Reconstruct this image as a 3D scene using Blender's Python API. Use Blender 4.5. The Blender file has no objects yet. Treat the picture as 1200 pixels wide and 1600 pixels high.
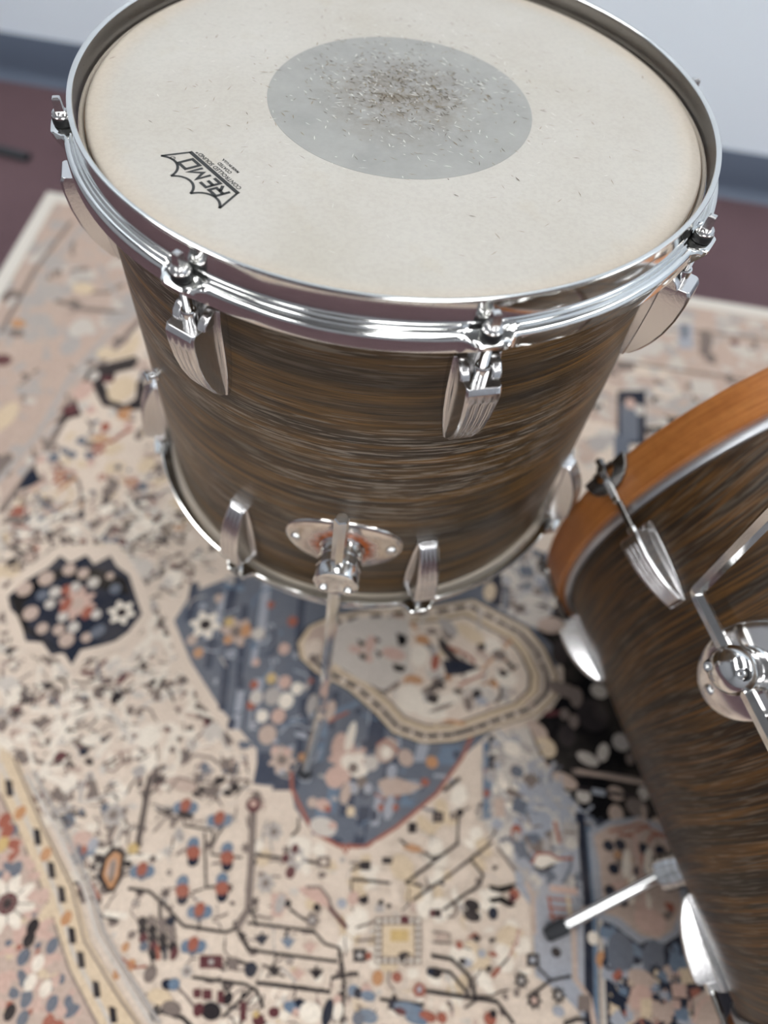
import bpy, bmesh, math, random
from mathutils import Vector, Matrix
rnd = random.Random(7)
R_ = math.radians
scene = bpy.context.scene
col = scene.collection

# ------------------------------------------------------------------ camera
RUGTOP = 0.006                      # the pile of the rug above the carpet
ZL = 0.640 + RUGTOP                 # height of the floor tom's top rim
CAM = Vector((0.0278, -0.4885, 0.2358 + ZL))
PITCH, ROLL, FPX = R_(57.19), R_(8.11), 1093.4
fw = Vector((0, math.cos(PITCH), -math.sin(PITCH)))
rt = Vector((1, 0, 0)); up = rt.cross(fw)
cr, sr = math.cos(ROLL), math.sin(ROLL)
r2 = rt * cr + up * sr; u2 = up * cr - rt * sr
cd = bpy.data.cameras.new('camera'); cam = bpy.data.objects.new('camera', cd); col.objects.link(cam)
M = Matrix.Identity(4)
for i in range(3):
    M[i][0], M[i][1], M[i][2], M[i][3] = r2[i], u2[i], -fw[i], CAM[i]
cam.matrix_world = M
cd.sensor_fit = 'AUTO'; cd.sensor_width = 36.0; cd.lens = FPX / 1600 * 36.0
cd.clip_start = 0.02; cd.clip_end = 50
cd.dof.use_dof = True; cd.dof.focus_distance = 0.435; cd.dof.aperture_fstop = 2.7; cd.dof.aperture_blades = 0
scene.camera = cam

# ------------------------------------------------------------------ world + exposure
w = bpy.data.worlds.new('world'); scene.world = w; w.use_nodes = True
w.node_tree.nodes['Background'].inputs[0].default_value = (0.9, 0.95, 1, 1)
w.node_tree.nodes['Background'].inputs[1].default_value = 0.35
vs = scene.view_settings
vs.view_transform = 'Standard'; vs.look = 'None'; vs.gamma = 1.0; vs.use_curve_mapping = False
vs.exposure = 0.0
PANEL = 9.6                         # strength of the added, unseen ceiling light panels
ROOM_YAW = R_(-2.1)
CEIL = 2.75

# ------------------------------------------------------------------ materials
def lin(c):
    c = c / 255.0
    return c / 12.92 if c <= 0.04045 else ((c + 0.055) / 1.055) ** 2.4
def srgb(r, g, b): return (lin(r), lin(g), lin(b), 1)
def mat(name, base, rough=0.5, metal=0.0, spec=0.5):
    m = bpy.data.materials.new(name); m.use_nodes = True
    b = m.node_tree.nodes['Principled BSDF']
    b.inputs['Base Color'].default_value = base
    b.inputs['Roughness'].default_value = rough
    b.inputs['Metallic'].default_value = metal
    b.inputs['Specular IOR Level'].default_value = spec
    return m
class NT:
    def __init__(s, m): s.t = m.node_tree; s.b = s.t.nodes['Principled BSDF']
    def n(s, typ, **kw):
        x = s.t.nodes.new(typ)
        for k, v in kw.items(): setattr(x, k, v)
        return x
    def l(s, a, b): s.t.links.new(a, b)
    def coords(s, scale=(1, 1, 1), out='Object', rot=(0, 0, 0)):
        tc = s.n('ShaderNodeTexCoord'); mp = s.n('ShaderNodeMapping')
        mp.inputs['Scale'].default_value = scale; mp.inputs['Rotation'].default_value = rot
        s.l(tc.outputs[out], mp.inputs[0]); return mp.outputs[0]
    def noise(s, vec, scale, detail=4, rough=0.55, dist=0.0):
        x = s.n('ShaderNodeTexNoise'); x.inputs['Scale'].default_value = scale
        x.inputs['Detail'].default_value = detail; x.inputs['Roughness'].default_value = rough
        x.inputs['Distortion'].default_value = dist
        s.l(vec, x.inputs['Vector']); return x.outputs['Fac']
    def ramp(s, fac, stops):
        x = s.n('ShaderNodeValToRGB'); e = x.color_ramp.elements
        while len(e) < len(stops): e.new(0.5)
        for i, (p, c) in enumerate(stops):
            e[i].position = p; e[i].color = c if len(c) == 4 else (*c, 1)
        s.l(fac, x.inputs[0]); return x.outputs['Color']
    def mix(s, fac, a, b, mode='MIX'):
        x = s.n('ShaderNodeMix', data_type='RGBA', blend_type=mode)
        for sock, v in ((x.inputs[0], fac), (x.inputs[6], a), (x.inputs[7], b)):
            if isinstance(v, (int, float)): sock.default_value = v
            elif isinstance(v, tuple): sock.default_value = v
            else: s.l(v, sock)
        return x.outputs[2]
    def math(s, op, a, b=None, c=None):
        x = s.n('ShaderNodeMath', operation=op)
        for i, v in enumerate((a, b, c)):
            if v is None: continue
            if isinstance(v, (int, float)): x.inputs[i].default_value = v
            else: s.l(v, x.inputs[i])
        return x.outputs[0]
    def bump(s, h, strength=0.3, dist=0.001):
        x = s.n('ShaderNodeBump'); x.inputs['Strength'].default_value = strength
        x.inputs['Distance'].default_value = dist
        s.l(h, x.inputs['Height']); s.l(x.outputs[0], s.b.inputs['Normal'])
K = (0, 0, 0); W = (1, 1, 1)

def chrome(name, base=(0.74, 0.74, 0.73), rough=0.09, bump=0.0, pit=0.0):
    m = mat(name, (*base, 1), rough, 1.0); g = NT(m)
    v = g.coords()
    f = g.noise(v, 900, 3)
    g.l(g.math('MULTIPLY_ADD', f, 0.14, rough - 0.05), g.b.inputs['Roughness'])
    if pit:
        p = g.ramp(g.noise(v, 700, 2), [(0.60, W), (0.70, K)])
        g.l(g.mix(g.math('MULTIPLY', p, pit), (*base, 1), (*[c * .75 for c in base], 1)), g.b.inputs['Base Color'])
    if bump: g.bump(g.noise(v, 420, 3), bump, 0.0006)
    return m
CHROME = chrome('chrome')
HOOPM = chrome('chrome_hoop', (0.76, 0.76, 0.74), 0.08)
HOOPIN = chrome('dull_chrome_inside', (0.40, 0.40, 0.40), 0.28)
LUGM = chrome('chrome_casting', (0.68, 0.67, 0.67), 0.19, 0.14)
RODM = chrome('chrome_rod', (0.66, 0.65, 0.64), 0.16)
DARKCH = chrome('dark_chrome', (0.22, 0.21, 0.20), 0.18)  # darker base colour for the claw hooks and bass drum rods
ALU = mat('brushed_aluminium', srgb(196, 198, 202), 0.38, 0.9)
BLACK = mat('black_nylon', srgb(20, 20, 21), 0.4)
RUBBER = mat('black_rubber', srgb(38, 40, 44), 0.75)
INK = mat('black_ink', srgb(28, 29, 28), 0.5)
WOODIN = mat('bare_ply', srgb(150, 112, 72), 0.6)

def oak_wrap(name, figured=False):
    """dark oak laminate: long grain round the shell, golden bands, black pores and pale pore glints put into the colour"""
    m = mat(name, (0.05, 0.03, 0.02, 1), 0.36, 0, 0.4); g = NT(m)
    wv = g.coords((1, 1, 1))
    if figured:
        nz = g.n('ShaderNodeTexNoise'); nz.inputs['Scale'].default_value = 3.2; nz.inputs['Detail'].default_value = 1.0
        g.l(wv, nz.inputs['Vector'])
        sub = g.n('ShaderNodeVectorMath', operation='MULTIPLY_ADD')
        g.l(nz.outputs['Color'], sub.inputs[0]); sub.inputs[1].default_value = (0, 0, 0.11)
        g.l(wv, sub.inputs[2]); wv = sub.outputs[0]
    def stretch(sx, sz):
        mp = g.n('ShaderNodeMapping'); mp.inputs['Scale'].default_value = (sx, sx, sz); g.l(wv, mp.inputs[0]); return mp.outputs[0]
    band = g.noise(stretch(2.0, 62 if figured else 40), 1.0, 3, 0.6, 0.2)
    if figured: stops = [(0.30, srgb(30, 24, 18)), (0.42, srgb(50, 37, 23)), (0.49, srgb(96, 66, 30)), (0.535, srgb(36, 27, 19)), (0.60, srgb(82, 56, 27)), (0.66, srgb(32, 25, 18)), (0.76, srgb(74, 51, 26))]
    else: stops = [(0.28, srgb(54, 46, 38)), (0.42, srgb(76, 63, 48)), (0.52, srgb(112, 85, 50)), (0.58, srgb(62, 52, 42)), (0.72, srgb(116, 89, 54))]
    base = g.ramp(band, stops)
    mid = g.noise(stretch(3.5 if figured else 8, 260), 1.0, 4, 0.65, 0.2)
    base = g.mix(0.8, base, g.ramp(mid, [(0.34, (0.28, 0.27, 0.25)), (0.5, (0.85, 0.82, 0.76)), (0.64, (1.25, 1.12, 0.9))]), 'MULTIPLY')
    fine = g.noise(stretch(12 if figured else 26, 800), 1.0, 3, 0.6, 0.15)
    pores = g.ramp(fine, [(0.36, W), (0.45, K)])
    base = g.mix(g.math('MULTIPLY', pores, 0.7), base, srgb(34, 28, 22))
    glint = g.ramp(g.noise(stretch(32, 720), 1.0, 2, 0.5, 0.2), [(0.54, K), (0.61, W)])  # silvery shine of the pores, drawn into the base colour
    patch = g.ramp(g.noise(stretch(3, 12), 1.0, 2), [(0.36, K), (0.54, W)])
    base = g.mix(g.math('MULTIPLY', g.math('MULTIPLY', glint, patch), 0.16 if figured else 0.62), base, srgb(158, 148, 134))
    g.l(base, g.b.inputs['Base Color'])
    g.l(g.math('MULTIPLY_ADD', fine, 0.3, 0.24), g.b.inputs['Roughness'])
    g.bump(fine, 0.4, 0.0006)
    return m
OAK = oak_wrap('walnut_stained_oak')
OAKB = oak_wrap('walnut_stained_oak_figured', True)

def maple():
    m = mat('amber_maple', srgb(170, 106, 52), 0.35); g = NT(m)
    f = g.noise(g.coords((3, 3, 60)), 6, 5, 0.6, 0.3)
    c = g.ramp(f, [(0.25, srgb(142, 84, 38)), (0.5, srgb(166, 104, 52)), (0.75, srgb(182, 120, 64))])
    s = g.noise(g.coords((1, 1, 1)), 120, 2)
    c = g.mix(0.25, c, g.ramp(s, [(0.35, (0.6, 0.6, 0.6)), (0.6, W)]), 'MULTIPLY')
    g.l(c, g.b.inputs['Base Color']); return m
MAPLE = maple()

def head_mat():
    m = mat('coated_drumhead', srgb(219, 214, 201), 0.62, 0, 0.3); g = NT(m)
    v = g.coords()
    big = g.ramp(g.noise(v, 7, 4, 0.6), [(0.3, srgb(160, 155, 145)), (0.5, srgb(166, 162, 154)), (0.7, srgb(170, 167, 160))])
    st = g.ramp(g.noise(v, 26, 3, 0.6), [(0.60, K), (0.76, W)])
    c = g.mix(g.math('MULTIPLY', st, 0.20), big, srgb(152, 140, 112))
    ln = g.n('ShaderNodeVectorMath', operation='LENGTH'); g.l(v, ln.inputs[0]); r = ln.outputs['Value']
    # warm tan wear ring where the film turns over the bearing edge
    e = g.ramp(r, [(0.186, K), (0.2, W)])
    c = g.mix(g.math('MULTIPLY', e, 0.4), c, srgb(182, 164, 142))
    # grey-brown dirt from the sticks, thickest in the middle
    n2 = g.noise(v, 55, 5, 0.7)
    n3 = g.ramp(n2, [(0.40, K), (0.68, W)])
    d = g.ramp(r, [(0.0, W), (0.10, K)])
    c = g.mix(g.math('MULTIPLY', g.math('MULTIPLY', d, n3), 0.5), c, srgb(104, 90, 68))
    fine = g.ramp(g.noise(v, 380, 2), [(0.3, (0.93, 0.93, 0.93)), (0.6, W)])
    c = g.mix(1.0, c, fine, 'MULTIPLY')
    g.l(c, g.b.inputs['Base Color']); g.bump(g.noise(v, 600, 2), 0.15, 0.0003)
    return m
def dot_mat():
    m = mat('grey_dot', srgb(168, 170, 170), 0.6, 0, 0.3); g = NT(m)
    v = g.coords()
    ln = g.n('ShaderNodeVectorMath', operation='LENGTH'); g.l(v, ln.inputs[0]); r = ln.outputs['Value']
    c = g.ramp(g.noise(v, 30, 5, 0.7), [(0.3, srgb(128, 128, 125)), (0.7, srgb(142, 142, 138))])
    d = g.ramp(r, [(0.004, W), (0.066, K)])
    n3 = g.ramp(g.noise(v, 70, 6, 0.75), [(0.36, K), (0.62, W)])
    c = g.mix(g.math('MULTIPLY', g.math('MULTIPLY', d, n3), 0.85), c, srgb(92, 80, 62))
    g.l(c, g.b.inputs['Base Color']); g.bump(g.noise(v, 600, 2), 0.15, 0.0003)
    return m
HEADM, DOTM = head_mat(), dot_mat()
MARKD = mat('stick_mark_dark', srgb(72, 60, 44), 0.7)
MARKM = mat('stick_mark_tan', srgb(112, 99, 76), 0.7)
MARKL = mat('stick_mark_pale', srgb(186, 184, 176), 0.6)

def plate_mat():
    m = chrome('chrome_plate_rusty', (0.70, 0.66, 0.62), 0.14); g = NT(m)
    v = g.coords()
    ln = g.n('ShaderNodeVectorMath', operation='LENGTH')
    mp = g.n('ShaderNodeMapping'); mp.inputs['Scale'].default_value = (1, 0, 1); g.l(v, mp.inputs[0]); g.l(mp.outputs[0], ln.inputs[0])
    rr = g.math('MULTIPLY_ADD', g.noise(v, 160, 4), 0.014, ln.outputs['Value'])
    f = g.ramp(rr, [(0.0285, W), (0.0365, K)])
    rust = g.ramp(g.noise(v, 300, 4), [(0.3, srgb(80, 46, 26)), (0.6, srgb(190, 98, 44))])
    g.l(g.mix(f, (0.70, 0.66, 0.62, 1), rust), g.b.inputs['Base Color'])
    g.l(g.math('SUBTRACT', 1.0, f), g.b.inputs['Metallic'])
    g.l(g.math('MULTIPLY_ADD', f, 0.6, 0.13), g.b.inputs['Roughness'])
    return m
PLATE_RUST = plate_mat()
PLATE = chrome('chrome_plate', (0.76, 0.74, 0.73), 0.12)

# ------------------------------------------------------------------ object helpers
def setp(o, label=None, cat=None, group=None, kind=None):
    for k, v in (('label', label), ('category', cat), ('group', group), ('kind', kind)):
        if v: o[k] = v
    return o
def thing(name, label, cat, loc=(0, 0, 0), group=None):
    o = bpy.data.objects.new(name, None); col.objects.link(o); o.location = loc
    o.empty_display_size = 0.05
    return setp(o, label, cat, group)
def obj(name, bm, mats, parent=None, M=None, angle=35, bevel=0.0, recalc=True, segs=2):
    if recalc: bmesh.ops.recalc_face_normals(bm, faces=bm.faces)
    me = bpy.data.meshes.new(name); bm.to_mesh(me); bm.free()
    for m in (mats if isinstance(mats, (list, tuple)) else [mats]): me.materials.append(m)
    for p in me.polygons: p.use_smooth = True
    me.set_sharp_from_angle(angle=R_(angle))
    o = bpy.data.objects.new(name, me); col.objects.link(o)
    if parent: o.parent = parent
    if M is not None: o.matrix_local = M
    if bevel:
        b = o.modifiers.new('bevel', 'BEVEL'); b.width = bevel; b.segments = segs; b.limit_method = 'ANGLE'
        b.angle_limit = R_(30); b.harden_normals = False
    return o
def inst(o, parent, M):
    c = o.copy(); col.objects.link(c); c.parent = parent; c.matrix_parent_inverse = Matrix.Identity(4); c.matrix_local = M
    return c
def lathe(bm, prof, seg=96, closed=False, mi=0, cap=True, M=None, a0=0.0):
    rings = []
    for r, z in prof:
        if r < 1e-7: rings.append([bm.verts.new((0, 0, z))])
        else: rings.append([bm.verts.new((r * math.cos(a0 + 2 * math.pi * i / seg), r * math.sin(a0 + 2 * math.pi * i / seg), z)) for i in range(seg)])
    pairs = list(zip(rings, rings[1:])) + ([(rings[-1], rings[0])] if closed else [])
    fs = []
    for a, b in pairs:
        for i in range(seg):
            j = (i + 1) % seg
            if len(a) == 1 and len(b) == 1: continue
            if len(a) == 1: fs.append(bm.faces.new((a[0], b[j], b[i])))
            elif len(b) == 1: fs.append(bm.faces.new((a[i], a[j], b[0])))
            else: fs.append(bm.faces.new((a[i], a[j], b[j], b[i])))
    if cap and not closed:
        for rg in (rings[0], rings[-1]):
            if len(rg) > 1: fs.append(bm.faces.new(rg))
    for f in fs: f.material_index = mi
    if M is not None: bmesh.ops.transform(bm, matrix=M, verts=[v for rg in rings for v in rg])
    return rings
def box(bm, lo, hi, M=None):
    vs_ = [bm.verts.new((x, y, z)) for x in (lo[0], hi[0]) for y in (lo[1], hi[1]) for z in (lo[2], hi[2])]
    for q in ((0, 1, 3, 2), (4, 6, 7, 5), (0, 4, 5, 1), (2, 3, 7, 6), (0, 2, 6, 4), (1, 5, 7, 3)): bm.faces.new([vs_[i] for i in q])
    if M is not None: bmesh.ops.transform(bm, matrix=M, verts=vs_)
def tube(bm, pts, rad, n=12, taper=None, phase=0.0, chamfer=0.0):
    pts = [Vector(p) for p in pts]; rads = taper or [rad] * len(pts)
    if chamfer:
        d0 = (pts[0] - pts[1]).normalized() * chamfer; d1 = (pts[-1] - pts[-2]).normalized() * chamfer
        pts = [pts[0] + d0] + pts + [pts[-1] + d1]; rads = [rads[0] - chamfer] + list(rads) + [rads[-1] - chamfer]
    t0 = (pts[1] - pts[0]).normalized()
    nrm = t0.orthogonal().normalized(); rings = []
    for i, p in enumerate(pts):
        a = pts[max(i - 1, 0)]; b = pts[min(i + 1, len(pts) - 1)]
        t = (b - a).normalized(); nrm = (nrm - t * nrm.dot(t)).normalized(); bn = t.cross(nrm)
        rings.append([bm.verts.new(p + (nrm * math.cos(phase + 2 * math.pi * k / n) + bn * math.sin(phase + 2 * math.pi * k / n)) * rads[i]) for k in range(n)])
    for a, b in zip(rings, rings[1:]):
        for k in range(n): bm.faces.new((a[k], a[(k + 1) % n], b[(k + 1) % n], b[k]))
    bm.faces.new(rings[0]); bm.faces.new(rings[-1])
def bent(a, b, c_, rad=0.015, n=6):
    """points a..c_ with the corner at b rounded"""
    a, b, c_ = Vector(a), Vector(b), Vector(c_)
    p = b + (a - b).normalized() * rad; q = b + (c_ - b).normalized() * rad
    out = [a]
    for i in range(n + 1):
        t = i / n; out.append(p * (1 - t) ** 2 + b * 2 * t * (1 - t) + q * t * t)
    return out + [c_]
def T(x, y, z): return Matrix.Translation((x, y, z))
YAX = Matrix.Rotation(-math.pi / 2, 4, 'X')      # turns the lathe axis z into +y

# ------------------------------------------------------------------ the room
RY = Matrix.Rotation(ROOM_YAW, 4, 'Z')
WALL_Y = 1.075                     # distance of the far wall, measured in the room's own turned axes
def struct(name, bm, m, **k):
    o = obj(name, bm, m, None, RY, **k); setp(o, kind='structure'); return o
def carpet_mat():
    m = mat('maroon_carpet', srgb(92, 72, 74), 0.95, 0, 0.1); g = NT(m)
    v = g.coords()
    c = g.ramp(g.noise(v, 260, 3, 0.7), [(0.3, srgb(78, 60, 63)), (0.7, srgb(110, 89, 93))])
    c = g.mix(0.5, c, g.ramp(g.noise(v, 5, 3), [(0.35, (0.72, 0.70, 0.72)), (0.65, W)]), 'MULTIPLY')
    g.l(c, g.b.inputs['Base Color']); g.bump(g.noise(v, 420, 2), 0.6, 0.003)
    return m
CARPET = carpet_mat()
def wall_mat(name='white_paint', c=(228, 238, 247)):
    m = mat(name, srgb(*c), 0.7, 0, 0.3); g = NT(m)
    g.bump(g.noise(g.coords(), 180, 3), 0.1, 0.001); return m
WALLM = wall_mat(); WALLG = wall_mat('grey_paint', (158, 160, 164))
BASEM = mat('slate_blue_vinyl', srgb(86, 96, 112), 0.5)
XL, XR, YF = -2.9, 3.4, -3.6
bm = bmesh.new(); box(bm, (XL, YF, -0.05), (XR, WALL_Y, 0)); struct('floor', bm, CARPET)
bm = bmesh.new(); box(bm, (XL, WALL_Y, 0), (XR, WALL_Y + 0.1, CEIL)); struct('wall_back', bm, WALLM)
bm = bmesh.new(); box(bm, (XL, YF - 0.1, 0), (XR, YF, CEIL)); struct('wall_front', bm, WALLG)
bm = bmesh.new(); box(bm, (XL - 0.1, YF, 0), (XL, WALL_Y, CEIL)); struct('wall_left', bm, WALLG)
bm = bmesh.new(); box(bm, (XR, YF, 0), (XR + 0.1, WALL_Y, CEIL)); struct('wall_right', bm, WALLM)
CEILM = mat('ceiling_tile', srgb(150, 151, 152), 0.9)
bm = bmesh.new(); box(bm, (XL, YF, CEIL), (XR, WALL_Y, CEIL + 0.05)); struct('ceiling', bm, CEILM)
# cove base: flat strip with a small toe at the carpet
bm = bmesh.new()
pr = [(0, 0), (-0.016, 0), (-0.013, 0.004), (-0.006, 0.014), (-0.004, 0.03), (-0.004, 0.094), (-0.002, 0.098), (0, 0.098)]
a = [bm.verts.new((XL, WALL_Y + y, z)) for y, z in pr]; b = [bm.verts.new((XR, WALL_Y + y, z)) for y, z in pr]
for i in range(len(pr)): bm.faces.new((a[i], a[(i + 1) % len(pr)], b[(i + 1) % len(pr)], b[i]))
bm.faces.new(a); bm.faces.new(b)
struct('baseboard_back', bm, BASEM)

def emis(name, c, s):
    m = bpy.data.materials.new(name); m.use_nodes = True; t = m.node_tree; t.nodes.clear()
    e = t.nodes.new('ShaderNodeEmission'); o = t.nodes.new('ShaderNodeOutputMaterial')
    e.inputs[0].default_value = (*c, 1); e.inputs[1].default_value = s; t.links.new(e.outputs[0], o.inputs[0]); return m
LAMP = emis('added_light_panel', (0.98, 0.99, 1.0), PANEL)
FRAME = mat('white_enamel', srgb(230, 230, 228), 0.5)
PW, PL = 0.58, 1.18
def added_light_panel(x, y, label):  # unseen panel, added to light the scene
    p = RY @ Vector((x, y, CEIL)); t = thing('added_ceiling_light', label, 'ceiling light', p, 'added ceiling light panels')
    bm = bmesh.new()
    for s in (-1, 1):
        box(bm, (s * (PW / 2 + 0.0125) - 0.0125, -PL / 2 - 0.025, -0.035), (s * (PW / 2 + 0.0125) + 0.0125, PL / 2 + 0.025, -0.001))
        box(bm, (-PW / 2, s * (PL / 2 + 0.0125) - 0.0125, -0.035), (PW / 2, s * (PL / 2 + 0.0125) + 0.0125, -0.001))
    obj('frame', bm, FRAME, t)
    bm = bmesh.new(); box(bm, (-PW / 2, -PL / 2, -0.03), (PW / 2, PL / 2, -0.02)); obj('diffuser', bm, LAMP, t)
for i, (x, y) in enumerate(((-1.5, -2.6), (0.35, -2.6), (2.2, -2.6), (-1.5, -0.9), (0.35, -0.9), (2.2, -0.9), (-1.5, 0.45), (0.35, 0.45), (2.2, 0.45))):
    added_light_panel(x, y, 'added white framed ceiling light panel above the drums, out of the picture')

# ------------------------------------------------------------------ the rug
RUGCOL = dict(C=(212, 194, 177), L=(226, 214, 198), S=(204, 182, 154), T=(122, 109, 102), D=(48, 43, 44), N=(38, 42, 54), B=(102, 106, 115), J=(70, 74, 86),
              G=(156, 158, 165), U=(104, 119, 136), R=(152, 92, 76), P=(194, 162, 148), M=(92, 54, 56), K=(18, 17, 19), O=(182, 134, 96),
              Y=(192, 164, 112), A=(168, 160, 154), V=(194, 184, 174), E=(184, 162, 148))
def pile_mat(name, c):
    m = mat(name, srgb(*c), 0.95, 0, 0.08); g = NT(m)
    v = g.coords()
    b = tuple(x * 0.88 for x in srgb(*c)[:3]) + (1,)
    # faded pile: colour drifts towards sand in patches, fine yarn speckle on top
    f = g.ramp(g.noise(v, 14, 5, 0.65), [(0.42, K), (0.72, W)])
    cc = g.mix(g.math('MULTIPLY', f, 0.10 if sum(c) < 340 else 0.22), b, srgb(184, 169, 154))
    sp = g.ramp(g.noise(v, 330, 2, 0.6), [(0.3, (0.80, 0.80, 0.80)), (0.65, (1.06, 1.06, 1.06))])
    g.l(g.mix(1.0, cc, sp, 'MULTIPLY'), g.b.inputs['Base Color'])
    return m
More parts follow.
